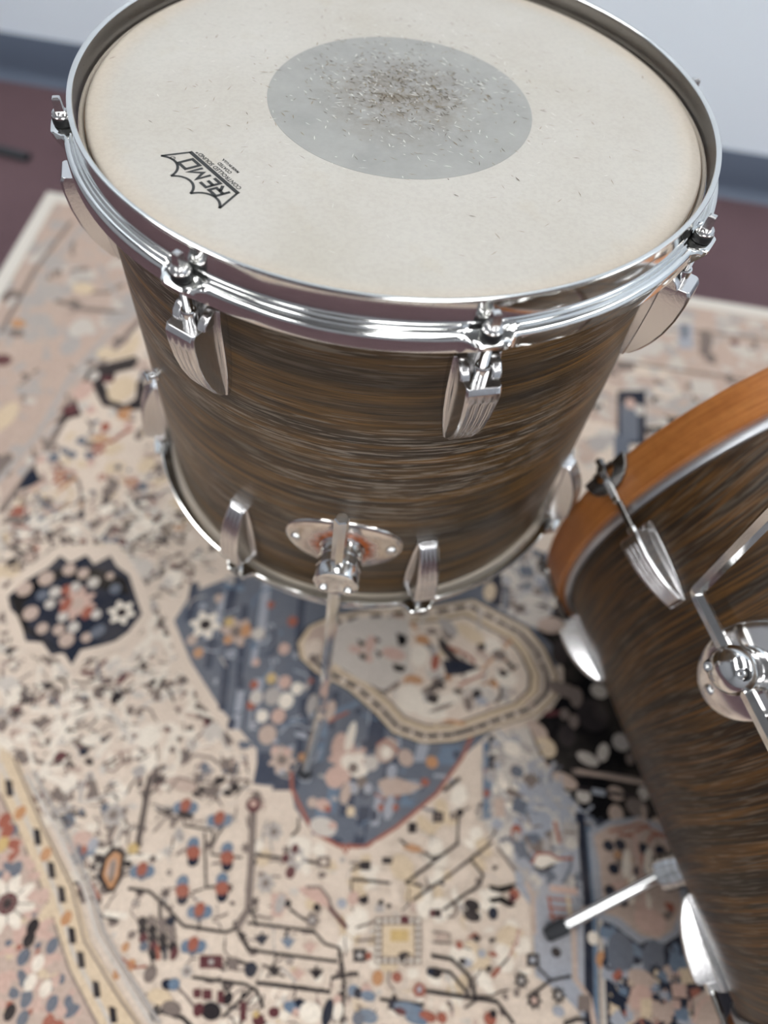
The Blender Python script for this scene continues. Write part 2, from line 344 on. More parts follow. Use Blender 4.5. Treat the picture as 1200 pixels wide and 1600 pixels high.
RUG_PATTERN = [  # motifs woven into the rug: kind, colour, then tenths of a millimetre on the rug
('P','E',[-7174,6733,-7039,4431,-5071,-254,-4886,1048,-4821,2380,-4308,4498,-4076,6192,840,6510,4453,4795,6751,4000,7226,6561,5601,6589,824,6739,-4271,6914]),
('X','EEEAATVEEAE',260,87,263,'EEL',1,[-7098,6667,-7006,4351,-5114,-153,-4908,1106,-4845,2447,-4278,4590,-4884,6009,-6114,6732]),
('X','EEEVVATVEEA',280,89,245,'EEQ',2,[3328,6109,7208,6466,6695,3698,5617,3935,4070,2663,3211,2246,3602,4002]),
('L','T',99,[-5114,-153,-4886,1048,-4821,2380,-4254,4509]),
('L','A',89,[-5418,128,-5132,1254,-5069,2546,-4520,4624]),
('L','T',75,[-6533,3224,-6586,4883,-6452,6345]),
('L','A',100,[-6315,2962,-6361,4753,-6213,6299]),
('L','T',65,[3916,5609,7089,5822]),
('L','A',72,[3588,3699,5473,3688]),
('L','T',62,[3747,4655,6868,4630]),
('E','T',-6282,3275,150,89,-0.12),
('E','M',-6248,2648,146,123,-0.12),
('E','S',-5740,1528,158,304,-0.12),
('E','O',-6340,3499,130,102,-0.12),
('E','A',-6101,4374,271,213,-0.12),
('E','A',-6043,3640,241,181,-0.12),
('E','S',-5598,4567,205,161,-0.12),
('E','A',-5316,3163,150,227,-0.12),
('P','N',[3990,3925,4492,4021,4388,2801,3914,2715]),
('P','B',[4027,3620,4341,3680,4275,2848,3972,2793]),
('E','V',4353,3551,87,128,-0.12),
('E','P',4196,3667,87,129,-0.12),
('P','B',[3872,2898,4133,2945,4093,2403,3840,2358]),
('P','G',[5295,5981,5571,6038,5476,5261,5209,5207]),
('P','B',[5341,5955,5466,5980,5411,5518,5289,5493]),
('P','T',[5663,5793,5887,5838,5793,5142,5574,5098]),
('E','M',6297,5577,83,84,-0.12),
('E','V',6327,5928,120,114,-0.12),
('E','V',5383,5999,194,100,-0.12),
('E','V',6179,6253,171,86,-0.12),
('P','D',[-4866,2686,-4670,2856,-4205,3142,-4079,3017,-4105,2894,-4411,2717,-4386,2578,-4564,2544,-4396,2294,-4304,2145,-4038,2086,-3923,2245,-4011,2593,-3937,2694,-3617,2057,-3918,2001,-4377,1995,-4637,2331,-4840,2433]),
('P','D',[-4974,1513,-4886,1819,-4821,2034,-4696,1855,-4622,1762,-4818,1634]),
('E','M',-4829,1830,120,118,-0.12),
('E','M',-4485,2559,104,73,-0.12),
('E','S',-4202,2401,206,292,-0.12),
('P','S',[-4871,3130,-4758,3275,-4516,3201,-4395,3502,-4371,3744,-4233,3442,-4250,3148,-4552,2983,-4793,2966]),
('E','P',-4775,2249,143,218,-0.12),
('E','V',-4646,1945,101,95,-0.12),
('E','V',-4715,2586,83,110,-0.12),
('E','P',-4524,1887,80,95,-0.12),
('E','E',-4042,2965,106,150,-0.12),
('E','T',-4581,3434,108,102,-0.12),
('X','SSCVETOTCRBSS',150,56,150,'EELF',3,[-4792,1190,-4255,1937,-3724,2037,-3432,1311,-2950,670,-2399,-22,-3606,-538,-4709,-1117,-5029,-354]),
('P','N',[-5035,400,-5002,605,-4926,654,-4795,488,-4841,365,-5000,246]),
('L','P',51,[-4966,161,-4725,454]),
('L','O',51,[-4464,315,-4289,612]),
('E','N',-3263,352,102,110,-0.12),
('E','B',-4459,1275,78,80,-0.12),
('E','B',-4504,994,77,68,-0.12),
('E','B',-4738,891,76,90,-0.12),
('E','B',-4240,1017,77,68,-0.12),
('E','P',-4906,825,76,90,-0.12),
('E','P',-4181,905,57,90,-0.12),
('E','P',-3866,1679,79,94,-0.12),
('X','TTVVLTDTLLAEEBTTMD',620,31,103,'EELLQF',4,[-5114,-153,-4191,340,-3026,541,-2004,-482,-2302,-1026,-2335,-1455,-1830,-2127,-833,-2941,-709,-3505,-2005,-3432,-2161,-4727,-2487,-4586,-3080,-3957,-3801,-3278]),
('X','DTTDTMTDN',330,23,63,'LLLEF',21,[-5071,-254,-4153,233,-3010,486,-2004,-482,-2302,-1026,-2335,-1455,-1830,-2127,-833,-2941,-709,-3505,-2005,-3432,-2161,-4727,-2487,-4586,-3080,-3957,-3801,-3278]),
('X','LLVCL',150,55,159,'EL',5,[-5114,-153,-3026,541,-2004,-482,-2335,-1455,-1830,-2127,-833,-2941,-2005,-3432,-2200,-4611,-3080,-3957,-3801,-3278]),
('P','C',[-4595,-1387,-4452,-978,-4125,-540,-3725,-454,-3278,-443,-2730,-997,-2557,-1397,-2743,-1832,-3199,-2074,-3302,-2309,-3549,-2126,-4155,-2044,-4422,-1639]),
('P','N',[-4492,-1390,-4356,-1129,-4141,-898,-4051,-692,-3875,-785,-3709,-627,-3558,-754,-3384,-584,-3257,-726,-3042,-841,-2868,-1116,-2701,-1373,-2803,-1645,-2924,-1788,-3066,-1863,-3310,-1969,-3348,-2182,-3501,-2033,-3645,-2089,-3817,-1941,-4026,-1955,-4219,-1663,-4387,-1560]),
('P','K',[-4449,-1411,-4317,-1142,-4006,-906,-3513,-807,-3075,-905,-2934,-1126,-3328,-1092,-3889,-986,-4147,-1221,-4252,-1474,-4068,-1766,-3798,-1903,-3378,-2101,-3785,-1936,-4114,-1818,-4313,-1576]),
('F','L','D',-2971,-1387,186,6),
('F','P','E',-3574,-1350,254,8),
('E','R',-3713,-1390,67,119,-0.12),
('E','R',-3409,-1455,67,99,-0.12),
('E','R',-3781,-1183,68,80,-0.12),
('E','V',-3918,-1233,76,81,-0.12),
('E','V',-3683,-1119,68,73,-0.12),
('E','V',-3475,-1018,77,82,-0.12),
('E','V',-3919,-1413,67,71,-0.12),
('E','V',-3692,-1563,67,71,-0.12),
('E','V',-3286,-1463,67,71,-0.12),
('E','V',-3506,-1680,74,79,-0.12),
('E','E',-4326,-1250,102,108,-0.12),
('E','E',-4105,-1060,103,109,-0.12),
('E','E',-4111,-1573,100,106,-0.12),
('E','E',-3857,-882,87,92,-0.12),
('E','E',-3653,-909,78,83,-0.12),
('E','E',-3888,-1756,74,79,-0.12),
('E','E',-3676,-1742,74,79,-0.12),
('E','E',-3531,-1862,98,104,-0.12),
('E','E',-3298,-1792,66,70,-0.12),
('E','E',-3290,-890,52,55,-0.12),
('E','B',-4063,-1304,76,80,-0.12),
('E','B',-3203,-1706,74,78,-0.12),
('E','B',-3167,-1664,74,78,-0.12),
('E','B',-3162,-1066,77,81,-0.12),
('P','C',[-2376,-1434,-2265,-845,-1794,-530,-1242,-255,3157,460,3114,-949,2260,-2117,1760,-2736,1439,-3184,985,-3593,650,-3871,251,-3889,-148,-3707,-431,-3398,-806,-3342,-939,-2956,-1477,-2551,-1971,-2063]),
('P','B',[-2266,-1398,-2147,-954,-1693,-655,-1220,-356,3157,460,3114,-949,2177,-2087,1651,-2621,1355,-3087,938,-3496,598,-3758,308,-3789,-18,-3690,-268,-3461,-345,-3258,-746,-3269,-842,-2867,-1381,-2457,-1904,-1915]),
('P','J',[-2202,-816,-2083,-797,-2020,-1360,-2135,-1378]),
('P','J',[-1832,-1191,-1732,-1176,-1617,-1968,-1713,-1982]),
('P','J',[-1530,-1649,-1433,-1634,-1315,-2464,-1408,-2477]),
('P','J',[-1444,-1036,-1360,-1023,-1185,-2158,-1264,-2170]),
('P','J',[-1706,-637,-1568,-615,-1521,-1190,-1654,-1211]),
('P','G',[-1054,-2013,-942,-1996,-884,-2641,-991,-2656]),
('P','G',[-1231,-2206,-1136,-2193,-1106,-2672,-1198,-2685]),
('P','G',[-1245,-663,-1124,-644,-1053,-1396,-1169,-1414]),
('P','B',[-1005,-525,-918,-511,-892,-1093,-976,-1106]),
('P','J',[-752,-484,-647,-468,-531,-1588,-630,-1602]),
('P','J',[-431,-1438,-314,-1420,-183,-2659,-291,-2674]),
('P','J',[-439,-2174,-344,-2161,-255,-3085,-345,-3098]),
('P','J',[-804,-2899,-500,-2857,-503,-3229,-799,-3269]),
('P','J',[-547,-3014,-245,-2973,-267,-3269,-563,-3309]),
('P','J',[-62,-2036,51,-2020,46,-2510,-63,-2525]),
('P','J',[460,-2003,671,-1972,676,-2694,474,-2722]),
('P','J',[260,-2978,413,-2957,408,-3462,261,-3481]),
('P','J',[475,-3348,609,-3330,589,-3746,459,-3763]),
('P','J',[734,-2648,874,-2628,846,-3083,710,-3101]),
('P','B',[964,-2420,1075,-2404,1048,-2945,941,-2960]),
('P','G',[-1189,-1325,-1106,-1312,-1075,-1844,-1155,-1856]),
('P','U',[-133,-2295,-38,-2281,-16,-2904,-107,-2916]),
('P','U',[92,-3038,213,-3022,204,-3454,86,-3470]),
('P','G',[657,-3108,747,-3096,724,-3524,636,-3536]),
('P','U',[-12,-3377,121,-3360,104,-3708,-26,-3725]),
('P','U',[1389,-2518,1627,-2485,1562,-2725,1328,-2757]),
('P','U',[991,-2990,1159,-2967,1110,-3263,945,-3285]),
('P','G',[1110,-2439,1253,-2419,1201,-2736,1061,-2756]),
('P','G',[-1779,-847,-1694,-833,-1643,-1395,-1726,-1407]),
('X','BGJUGGJBA',120,31,87,'LE',6,[-2210,-1203,-1686,-684,-723,-1067,-366,-2081,311,-2231,995,-2573,1631,-2562,934,-3462,302,-3749,-241,-3408,-696,-3219,-1386,-2434]),
('L','R',41,[-380,-3073,-337,-3257,-195,-3451,-3,-3688,309,-3795,606,-3764,939,-3510,1370,-3085,1651,-2629,1792,-2263]),
('L','R',31,[320,-3767,393,-3864,435,-3752]),
('F','L','D',-1850,-1390,211,6),
('F','E','T',-1423,-1425,228,6),
('E','Y',-1553,-1307,68,70,-0.12),
('E','O',-1311,-1390,67,99,-0.12),
('E','O',-1510,-1556,58,59,-0.12),
('E','R',-1064,-977,52,58,-0.12),
('E','R',-729,-1171,68,76,-0.12),
('E','P',-763,-1569,75,84,-0.12),
('E','P',-1084,-1802,49,55,-0.12),
('E','R',-1044,-2096,56,63,-0.12),
('E','Y',-846,-1982,65,73,-0.12),
('E','P',-668,-2007,81,91,-0.12),
('E','L',-500,-2067,73,82,-0.12),
('E','R',-1026,-2358,55,62,-0.12),
('E','P',-662,-2443,87,97,-0.12),
('E','L',-857,-2471,71,79,-0.12),
('E','E',-748,-2684,109,122,-0.12),
('E','V',-985,-2253,80,90,-0.12),
('E','R',-342,-1942,32,36,-0.12),
('E','O',-283,-2888,46,51,-0.12),
('E','L',-606,-2240,96,108,-0.12),
('E','A',-783,-2208,104,117,-0.12),
('E','O',-1840,-1784,66,74,-0.12),
('E','E',-1966,-1625,66,74,-0.12),
('E','E',-1770,-991,60,67,-0.12),
('E','V',-1136,-1409,84,94,-0.12),
('F','E','T',-513,-2950,176,7),
('E','P',-477,-2854,46,54,-0.12),
('E','P',-619,-2851,46,54,-0.12),
('F','P','L',282,-2863,262,8),
('E','L',403,-2891,138,145,-0.12),
('E','P',150,-3067,122,126,-0.12),
('E','P',139,-2692,93,166,-0.12),
('E','L',261,-2558,55,186,-0.12),
('E','T',346,-2929,61,63,-0.12),
('E','R',474,-2836,30,36,-0.12),
('E','V',553,-2841,92,91,-0.12),
('E','T',475,-3074,61,72,-0.12),
('E','E',298,-3229,60,124,-0.12),
('E','E',720,-2665,125,166,-0.52),
('L','R',25,[589,-2629,674,-2547,827,-2635,1016,-2777]),
('E','E',963,-2723,109,92,-0.92),
('E','L',723,-2695,62,73,-0.12),
('E','O',1287,-2732,77,73,-0.12),
('E','R',1222,-2973,53,45,-0.12),
('P','E',[657,-3050,801,-2956,1038,-2998,1210,-3019,1051,-3128,754,-3211]),
('L','R',24,[636,-3184,804,-3247,940,-3172]),
('E','G',810,-2903,61,91,-0.12),
('E','P',58,-3389,89,70,-0.12),
('E','R',116,-3424,44,35,-0.12),
('E','E',-72,-3378,59,61,-0.12),
('E','V',96,-3620,161,104,-0.12),
('E','P',204,-3593,51,43,-0.12),
('E','G',827,-3315,60,141,-0.12),
('E','R',730,-3328,37,44,-0.12),
('E','R',901,-3305,37,44,-0.12),
('E','S',386,-3416,52,61,-0.12),
('E','G',553,-3137,53,62,-0.12),
('L','U',70,[0,-2316,298,-2134]),
('L','R',35,[-47,-2427,194,-2264]),
('E','A',-274,-2233,64,132,-0.12),
('E','E',-38,-2281,64,132,-0.12),
('P','D',[-631,-1459,-524,-1205,-213,-988,463,-787,1160,-639,1686,-449,2115,-637,2472,-784,2701,-1030,2869,-1401,2848,-1682,2612,-1943,2203,-2141,1836,-2329,1545,-2457,1151,-2535,767,-2456,516,-2242,137,-1991,-330,-1820,-559,-1663]),
('P','S',[-602,-1461,-496,-1210,-189,-996,477,-799,1162,-654,1680,-466,2102,-651,2454,-795,2680,-1038,2846,-1404,2825,-1680,2593,-1937,2190,-2132,1828,-2318,1542,-2444,1154,-2521,775,-2443,527,-2232,154,-1984,-305,-1816,-531,-1661]),
('P','C',[-533,-1464,-430,-1222,-134,-1016,508,-826,1168,-687,1666,-507,2073,-685,2412,-823,2630,-1056,2791,-1409,2772,-1675,2549,-1924,2160,-2112,1811,-2292,1534,-2414,1159,-2488,793,-2412,554,-2209,195,-1969,-249,-1807,-466,-1657]),
('L','D',55,[-447,-1494,-385,-1350]),
('L','D',56,[-398,-1381,-335,-1235]),
('L','D',56,[-344,-1244,-217,-1156]),
('L','D',56,[-205,-1148,-76,-1059]),
('L','D',57,[-10,-1031,140,-987]),
('L','D',57,[293,-942,444,-897]),
('L','D',57,[599,-856,754,-823]),
('L','D',57,[910,-790,1066,-757]),
('L','D',58,[1193,-728,1346,-673]),
('L','D',58,[1427,-644,1582,-588]),
('L','D',58,[1652,-567,1796,-630]),
('L','D',58,[1845,-651,1987,-713]),
('L','D',57,[2024,-729,2167,-787]),
('L','D',57,[2185,-795,2327,-852]),
('L','D',57,[2341,-851,2446,-963]),
('L','D',57,[2445,-962,2549,-1072]),
('L','D',56,[2558,-1080,2622,-1220]),
('L','D',56,[2635,-1248,2699,-1385]),
('L','D',55,[2715,-1387,2704,-1546]),
('L','D',55,[2706,-1515,2696,-1671]),
('L','D',54,[2708,-1655,2599,-1777]),
('L','D',54,[2602,-1774,2494,-1894]),
('L','D',54,[2481,-1906,2341,-1974]),
('L','D',53,[2296,-1996,2157,-2063]),
('L','D',53,[2118,-2082,1982,-2152]),
('L','D',53,[1952,-2168,1817,-2238]),
('L','D',52,[1801,-2247,1665,-2307]),
('L','D',52,[1670,-2305,1534,-2365]),
('L','D',52,[1523,-2370,1380,-2399]),
('L','D',52,[1344,-2406,1202,-2434]),
('L','D',52,[1167,-2441,1028,-2412]),
('L','D',52,[994,-2405,854,-2376]),
('L','D',52,[828,-2376,721,-2284]),
('L','D',53,[716,-2280,607,-2187]),
('L','D',53,[586,-2170,465,-2089]),
('L','D',53,[416,-2057,294,-1975]),
('L','D',54,[239,-1942,99,-1891]),
('L','D',54,[29,-1865,-111,-1814]),
('L','D',54,[-146,-1808,-271,-1721]),
('L','D',54,[-248,-1737,-374,-1650]),
('L','D',55,[-360,-1689,-411,-1539]),
('L','D',55,[-391,-1598,-443,-1447]),
('P','T',[-338,-1472,-243,-1256,23,-1073,596,-904,1184,-781,1627,-622,1989,-779,2292,-902,2488,-1109,2635,-1423,2620,-1661,2422,-1884,2074,-2054,1761,-2216,1512,-2326,1175,-2394,846,-2325,632,-2141,310,-1925,-86,-1779,-280,-1645]),
('P','S',[-309,-1473,-215,-1261,46,-1082,609,-916,1187,-795,1621,-639,1977,-793,2275,-913,2467,-1116,2611,-1425,2597,-1659,2402,-1878,2061,-2045,1753,-2205,1509,-2313,1177,-2380,854,-2312,643,-2131,327,-1918,-62,-1775,-252,-1643]),
('P','D',[-172,-1479,-85,-1285,155,-1121,670,-970,1198,-860,1595,-718,1919,-858,2192,-968,2368,-1153,2502,-1435,2490,-1650,2313,-1851,2000,-2004,1718,-2151,1493,-2251,1188,-2313,891,-2250,698,-2083,409,-1888,52,-1756,-121,-1635]),
('P','C',[-123,-1481,-38,-1294,194,-1135,692,-990,1202,-883,1585,-747,1899,-882,2162,-987,2333,-1166,2463,-1438,2452,-1646,2281,-1841,1978,-1989,1705,-2132,1488,-2229,1192,-2289,904,-2228,717,-2066,438,-1876,93,-1749,-74,-1632]),
('X','VTEALTSVDAEOT',120,41,117,'ELE',7,[-6,-1486,73,-1314,287,-1169,744,-1036,1212,-939,1562,-814,1850,-937,2091,-1034,2249,-1197,2370,-1447,2360,-1638,2204,-1817,1926,-1954,1675,-2086,1475,-2175,1202,-2231,936,-2174,765,-2025,508,-1850,191,-1733,38,-1624]),
('P','V',[-337,-1287,136,-981,826,-875,902,-1639,601,-1940,256,-1837,-195,-1626]),
('E','E',-338,-1379,152,219,-0.12),
('E','C',-370,-1492,100,119,-0.12),
('E','T',-359,-1650,66,68,-0.12),
('P','N',[1307,-1420,1543,-1367,1837,-1448,1589,-1572,1390,-1619]),
('P','D',[1229,-1067,1375,-1174,1489,-1321,1614,-1410,1390,-1390,1260,-1247]),
('P','D',[1153,-1809,1327,-1680,1441,-1629,1330,-1732,1190,-1855]),
('P','K',[669,-1125,792,-1143,833,-1201,792,-1308,713,-1293]),
('P','K',[666,-1560,819,-1572,855,-1593,812,-1661,701,-1651]),
('P','K',[163,-1294,252,-1317,288,-1329,245,-1390,199,-1370]),
('P','K',[206,-1477,310,-1497,346,-1510,303,-1569,242,-1552]),
('P','K',[385,-1214,440,-1242,476,-1255,432,-1317,420,-1291]),
('P','K',[426,-1399,480,-1427,517,-1448,474,-1517,463,-1492]),
('E','P',668,-1426,168,89,-0.12),
('E','P',342,-1349,67,140,-0.12),
('E','P',166,-1438,101,59,-0.12),
('E','P',359,-1543,50,59,-0.12),
('E','R',1225,-1459,59,119,-0.12),
('E','O',1029,-1172,102,70,-0.12),
('E','O',979,-1732,116,58,-0.12),
('L','R',37,[1378,-1211,1642,-1298,1749,-1390]),
('L','R',36,[1548,-1734,1743,-1602,1875,-1530]),
('L','O',37,[1839,-1483,2237,-989]),
('L','O',27,[1710,-1779,2079,-1535]),
('E','L',1007,-1402,118,159,-0.12),
('E','L',938,-1992,179,192,-0.12),
('E','L',1212,-2118,226,114,-0.12),
('E','L',1429,-1946,163,96,0.38),
('E','V',1878,-1797,181,116,-0.12),
('E','D',1795,-1818,66,77,-0.12),
('E','G',1857,-1893,82,58,-0.12),
('E','D',1231,-1950,81,67,-0.12),
('E','T',1354,-2049,179,28,0.48),
('E','L',2164,-1540,151,118,-0.12),
('E','D',2128,-1475,67,49,-0.12),
('E','L',1979,-1120,137,121,-0.12),
('E','T',2070,-1234,102,80,-0.12),
('E','D',1824,-1143,60,70,-0.12),
('E','S',1668,-982,225,102,-0.52),
('E','A',1359,-935,173,82,-0.72),
('P','V',[2121,185,3204,468,3169,-610,2676,-781,2463,-747,2104,-580,1863,-371]),
('X','VAGLTVTBD',90,45,108,'ELQ',8,[1943,-53,2683,492,2954,-199,2946,-547,2499,-713,2139,-526]),
('P','N',[1923,-25,2070,-2,2084,-505,1941,-527]),
('P','B',[2093,-183,2166,-172,2175,-569,2104,-580]),
('E','S',1906,-314,89,148,-0.12),
('P','K',[2570,-825,2749,-549,2949,-420,3173,-483,3650,-774,4000,-1870,4368,-3325,4099,-3360,3810,-3190,3352,-3179,3090,-3014,2745,-2714,2555,-2355,2473,-2127,2770,-1862,2925,-1602,2931,-1304,2763,-965]),
('E','E',2766,-691,193,124,0.18),
('E','E',2801,-714,105,72,0.08),
('E','D',2892,-1074,120,183,-0.12),
('E','E',2571,-2170,161,104,-0.62),
('E','S',2684,-2361,143,122,-0.52),
('E','E',2635,-2585,125,92,-1.02),
('E','E',2918,-2728,171,82,-0.32),
('E','V',3213,-2429,143,75,-0.32),
('E','V',3411,-2323,72,122,-0.32),
('E','V',3141,-2876,92,82,-0.12),
('E','E',3544,-2793,108,82,-0.12),
('E','E',3530,-3021,91,99,-0.12),
('E','T',2925,-1585,251,98,-0.22),
('E','V',3401,-1533,117,99,-0.12),
('E','D',3293,-1871,213,213,-0.12),
('E','T',3092,-1664,83,137,-0.12),
('E','T',2935,-1905,65,77,-0.12),
('E','T',3049,-1988,65,96,-0.12),
('E','D',2954,-2180,113,152,-0.12),
('E','E',4003,-3094,76,107,-0.62),
('E','T',3793,-2921,138,109,-0.32),
('E','A',3648,-2163,113,114,-0.62),
('E','V',3885,-2747,70,82,-0.12),
('E','T',3749,-2355,55,75,-0.12),
('E','M',2769,-1921,114,38,0.28),
('L','T',69,[3008,-2610,3461,-2594,3937,-2605]),
('L','E',43,[3064,-2588,3539,-2614,3974,-2630]),
('L','D',51,[3057,-2799,3842,-2797]),
('L','G',68,[3253,-2802,3410,-2811]),
('L','D',34,[2473,-2167,2627,-2463,2809,-2638]),
('P','V',[1916,-2326,2464,-2128,2587,-2429,2761,-2690,3090,-3014,3076,-3424,2442,-4031,2293,-3805,2062,-3501,1956,-3293]),
('P','G',[2475,-2561,2760,-2705,3142,-3051,3274,-3204,3185,-5164,3085,-5176,3023,-5032,2858,-4902,2668,-4812,2559,-4768,2529,-4146,2339,-3948,2283,-3320,2368,-2877]),
('P','U',[1896,-2408,2008,-2392,2039,-3282,1933,-3296]),
('P','N',[1964,-2319,2045,-2308,2060,-2770,1982,-2781]),
('E','R',1958,-2769,38,45,-0.12),
('E','R',1967,-3005,38,45,-0.12),
('X','VTALAG',60,38,92,'ELQ',9,[1984,-2396,2425,-2255,2547,-2628,2315,-2958,2283,-3320,2214,-3603,2019,-3354]),
('F','V','T',2311,-2698,203,8),
('E','B',2334,-2702,78,73,-0.12),
('E','T',2299,-2960,122,45,-0.12),
('E','R',2330,-3397,67,96,-0.12),
('E','M',2308,-3455,44,61,-0.12),
('L','T',40,[2047,-3502,2337,-3800]),
('P','E',[2054,-3044,2192,-3025,2198,-3240,2061,-3258]),
('E','L',2266,-2435,111,93,-0.12),
('X','GGBGAVBTG',130,37,96,'QL',10,[2428,-2644,2784,-2747,3237,-3195,3205,-3936,2586,-4013,2353,-3914,2321,-3315]),
('L','N',109,[3088,-3072,3154,-3942,3132,-5170]),
('L','U',54,[3183,-3202,3221,-4060,3199,-5163]),
('L','V',62,[3272,-3260,3308,-4049,3293,-5152]),
('P','V',[2755,-3173,2847,-3161,2842,-3468,2752,-3479]),
('L','R',41,[2785,-3212,2842,-3440]),
('P','A',[2869,-3215,3069,-3188,3061,-3439,2864,-3465]),
('L','T',24,[2890,-3310,3042,-3304]),
('L','T',24,[2888,-3393,3040,-3373]),
('E','V',2978,-3423,74,70,-0.12),
('P','L',[2512,-3665,2601,-3580,2750,-3588,2974,-3586,2749,-3668,2601,-3740]),
('L','R',32,[2513,-3698,2572,-3584,2721,-3565,2810,-3607,2996,-3583]),
('L','D',32,[2527,-3736,2645,-3747,2779,-3677]),
('L','P',71,[2717,-3920,3038,-3918]),
('L','R',23,[2717,-4022,2977,-4015]),
('L','R',23,[2701,-4112,2975,-4103]),
('L','R',23,[2701,-4199,3016,-4173]),
('P','B',[2679,-4251,3036,-4207,3034,-4281,2678,-4324]),
('L','S',47,[2920,-3971,2957,-4217]),
('L','R',31,[2702,-3999,2757,-4241]),
('L','E',54,[2455,-3902,2528,-4020,2544,-4389]),
('L','E',59,[2979,-4214,2985,-4746,3129,-4898,3185,-5164]),
('E','L',3194,-4346,62,66,-0.12),
('E','E',3103,-4125,56,75,-0.12),
('E','O',3284,-4537,69,81,-0.12),
('P','N',[3294,-3116,4432,-3108,4649,-3755,4952,-4962,3306,-5150,3305,-4112]),
('P','G',[3179,-3286,3432,-3112,3824,-3018,4095,-3096,4283,-3336,4304,-3926,4143,-4207,3916,-4343,3690,-4334,3444,-4194,3245,-4157]),
('P','E',[3239,-3306,3445,-3167,3818,-3090,4044,-3145,4191,-3348,4217,-3924,4090,-4164,3923,-4270,3725,-4257,3492,-4114,3320,-4098,3301,-3597]),
('X','EEPTVORE',40,43,95,'LE',11,[3345,-3320,3813,-3154,4099,-3360,4113,-3950,3908,-4192,3452,-4063]),
('E','N',3417,-3393,67,61,-0.12),
('E','N',3555,-3362,67,61,-0.12),
('E','N',3826,-3368,67,61,-0.12),
('E','N',4023,-3370,67,61,-0.12),
('E','N',3761,-3619,66,60,-0.12),
('E','N',3998,-3628,66,60,-0.12),
('E','N',3463,-3630,66,60,-0.12),
('E','N',3405,-3859,65,59,-0.12),
('E','N',3546,-3944,64,59,-0.12),
('E','N',4085,-3497,66,61,-0.12),
('E','L',3617,-3557,51,156,-0.12),
('E','L',3874,-3511,51,157,-0.12),
('E','L',3657,-3815,50,154,-0.12),
('E','L',3819,-3986,50,152,-0.12),
('L','P',48,[3733,-3200,3777,-3603,3803,-4175]),
('L','R',24,[3425,-3240,3817,-3104,4113,-3220]),
('E','P',3844,-4108,185,134,-0.12),
('X','NBNGU',50,34,97,'EQ',12,[3338,-4170,3716,-4367,4152,-4254,4253,-4596,3344,-4704]),
('E','B',3484,-4454,152,213,-0.12),
('E','B',3848,-4470,124,196,-0.12),
('X','PEENGRSUN',110,33,87,'QEQF',13,[3382,-4642,4193,-4516,4548,-4954,3387,-5130]),
('E','E',3693,-4651,150,80,-0.12),
('E','P',3678,-4834,121,127,-0.12),
('P','S',[3671,-4835,3795,-4820,3780,-4988,3658,-5002]),
('P','E',[4232,-4769,4457,-4630,4530,-4846,4471,-5017,4239,-5044]),
('L','P',37,[4205,-4993,4310,-4805,4461,-4697]),
('X','CLSCCL',120,57,157,'E',15,[-136,-3773,399,-3903,1092,-3545,1803,-2805,1906,-3369,2294,-3857,2518,-4858,1643,-5016,693,-4961,-608,-3967,-622,-3564]),
('X','LTVLDESLTC',110,19,52,'EEL',14,[-386,-4976,708,-5071,1647,-5071,2252,-5110,2321,-5263,-885,-5630,-954,-5375,-455,-5262]),
('X','TDTVTATD',150,27,62,'LLLEF',22,[-2758,-3640,-739,-3368,-123,-3838,230,-5397,-1210,-5615,-2161,-4727]),
('X','VTVATD',70,21,49,'LE',23,[-29,-3958,1099,-3612,1806,-2879,2295,-3922,2518,-4969,723,-5179,123,-4801]),
('L','D',32,[1644,-3285,1649,-3602,1095,-4073,1290,-4080]),
('L','D',31,[2056,-3529,1589,-3927,1189,-4231]),
('L','D',31,[1828,-3753,1958,-3880,1934,-3980,1535,-4281]),
('L','D',31,[524,-4314,495,-4110,931,-4094]),
('L','D',42,[1445,-3053,1634,-2873]),
('L','D',31,[-635,-4009,-240,-3991,130,-3996]),
('L','D',29,[-546,-4659,165,-4649,306,-4749,460,-4766,459,-4892,-491,-4898,-616,-4744]),
('L','D',36,[-343,-5172,-257,-5168,427,-5159,421,-5038,693,-4966]),
('L','D',36,[492,-4888,563,-5088,585,-5409]),
('L','D',29,[460,-4766,540,-4979]),
('L','D',37,[1437,-4718,1664,-4725,1850,-4852,1933,-5027]),
('L','D',29,[1446,-4837,1651,-4841,1859,-5013]),
('L','D',36,[1349,-5034,2156,-5039,2334,-5208]),
('L','D',29,[940,-5159,1386,-5156]),
('L','D',21,[1818,-5133,1948,-5047]),
('L','D',32,[1481,-3744,1352,-3794]),
('L','T',77,[-753,-3441,-643,-4036,-568,-4529,-649,-4719]),
('L','T',55,[-1993,-3322,-1923,-3939,-1920,-4136]),
('L','D',32,[-2009,-3346,-1928,-4085]),
('L','D',30,[-1890,-4499,-1658,-4500,-1494,-4584,-1206,-4769,-753,-4773,-649,-4719]),
('L','D',37,[-628,-4752,-472,-4895,-402,-4904]),
('L','D',28,[-1001,-5201,-450,-5196,-330,-5231]),
('L','D',28,[-354,-5212,-616,-5495]),
('L','D',28,[-332,-5221,-221,-5370]),
('L','D',29,[-2095,-4778,-1915,-4803]),
('L','D',30,[-1514,-4586,-1446,-4816]),
('L','L',59,[-2061,-4756,-1808,-4754]),
('L','D',24,[-1536,-3629,-1464,-3811,-1133,-3815]),
('L','D',23,[-1133,-3815,-1092,-4062,-748,-4050]),
('L','D',23,[-1220,-3847,-1065,-4389,-1202,-4455]),
('L','D',23,[-1065,-4389,-912,-4351]),
('L','D',22,[-1051,-4709,-1041,-4796]),
('L','D',22,[-132,-4475,81,-4570]),
('L','D',22,[-458,-4648,-561,-4498]),
('L','D',22,[-128,-4744,-100,-4640]),
('L','D',22,[-201,-4954,-160,-4892]),
('E','U',-1579,-3635,64,66,-0.12),
('E','U',-1422,-3614,64,66,-0.12),
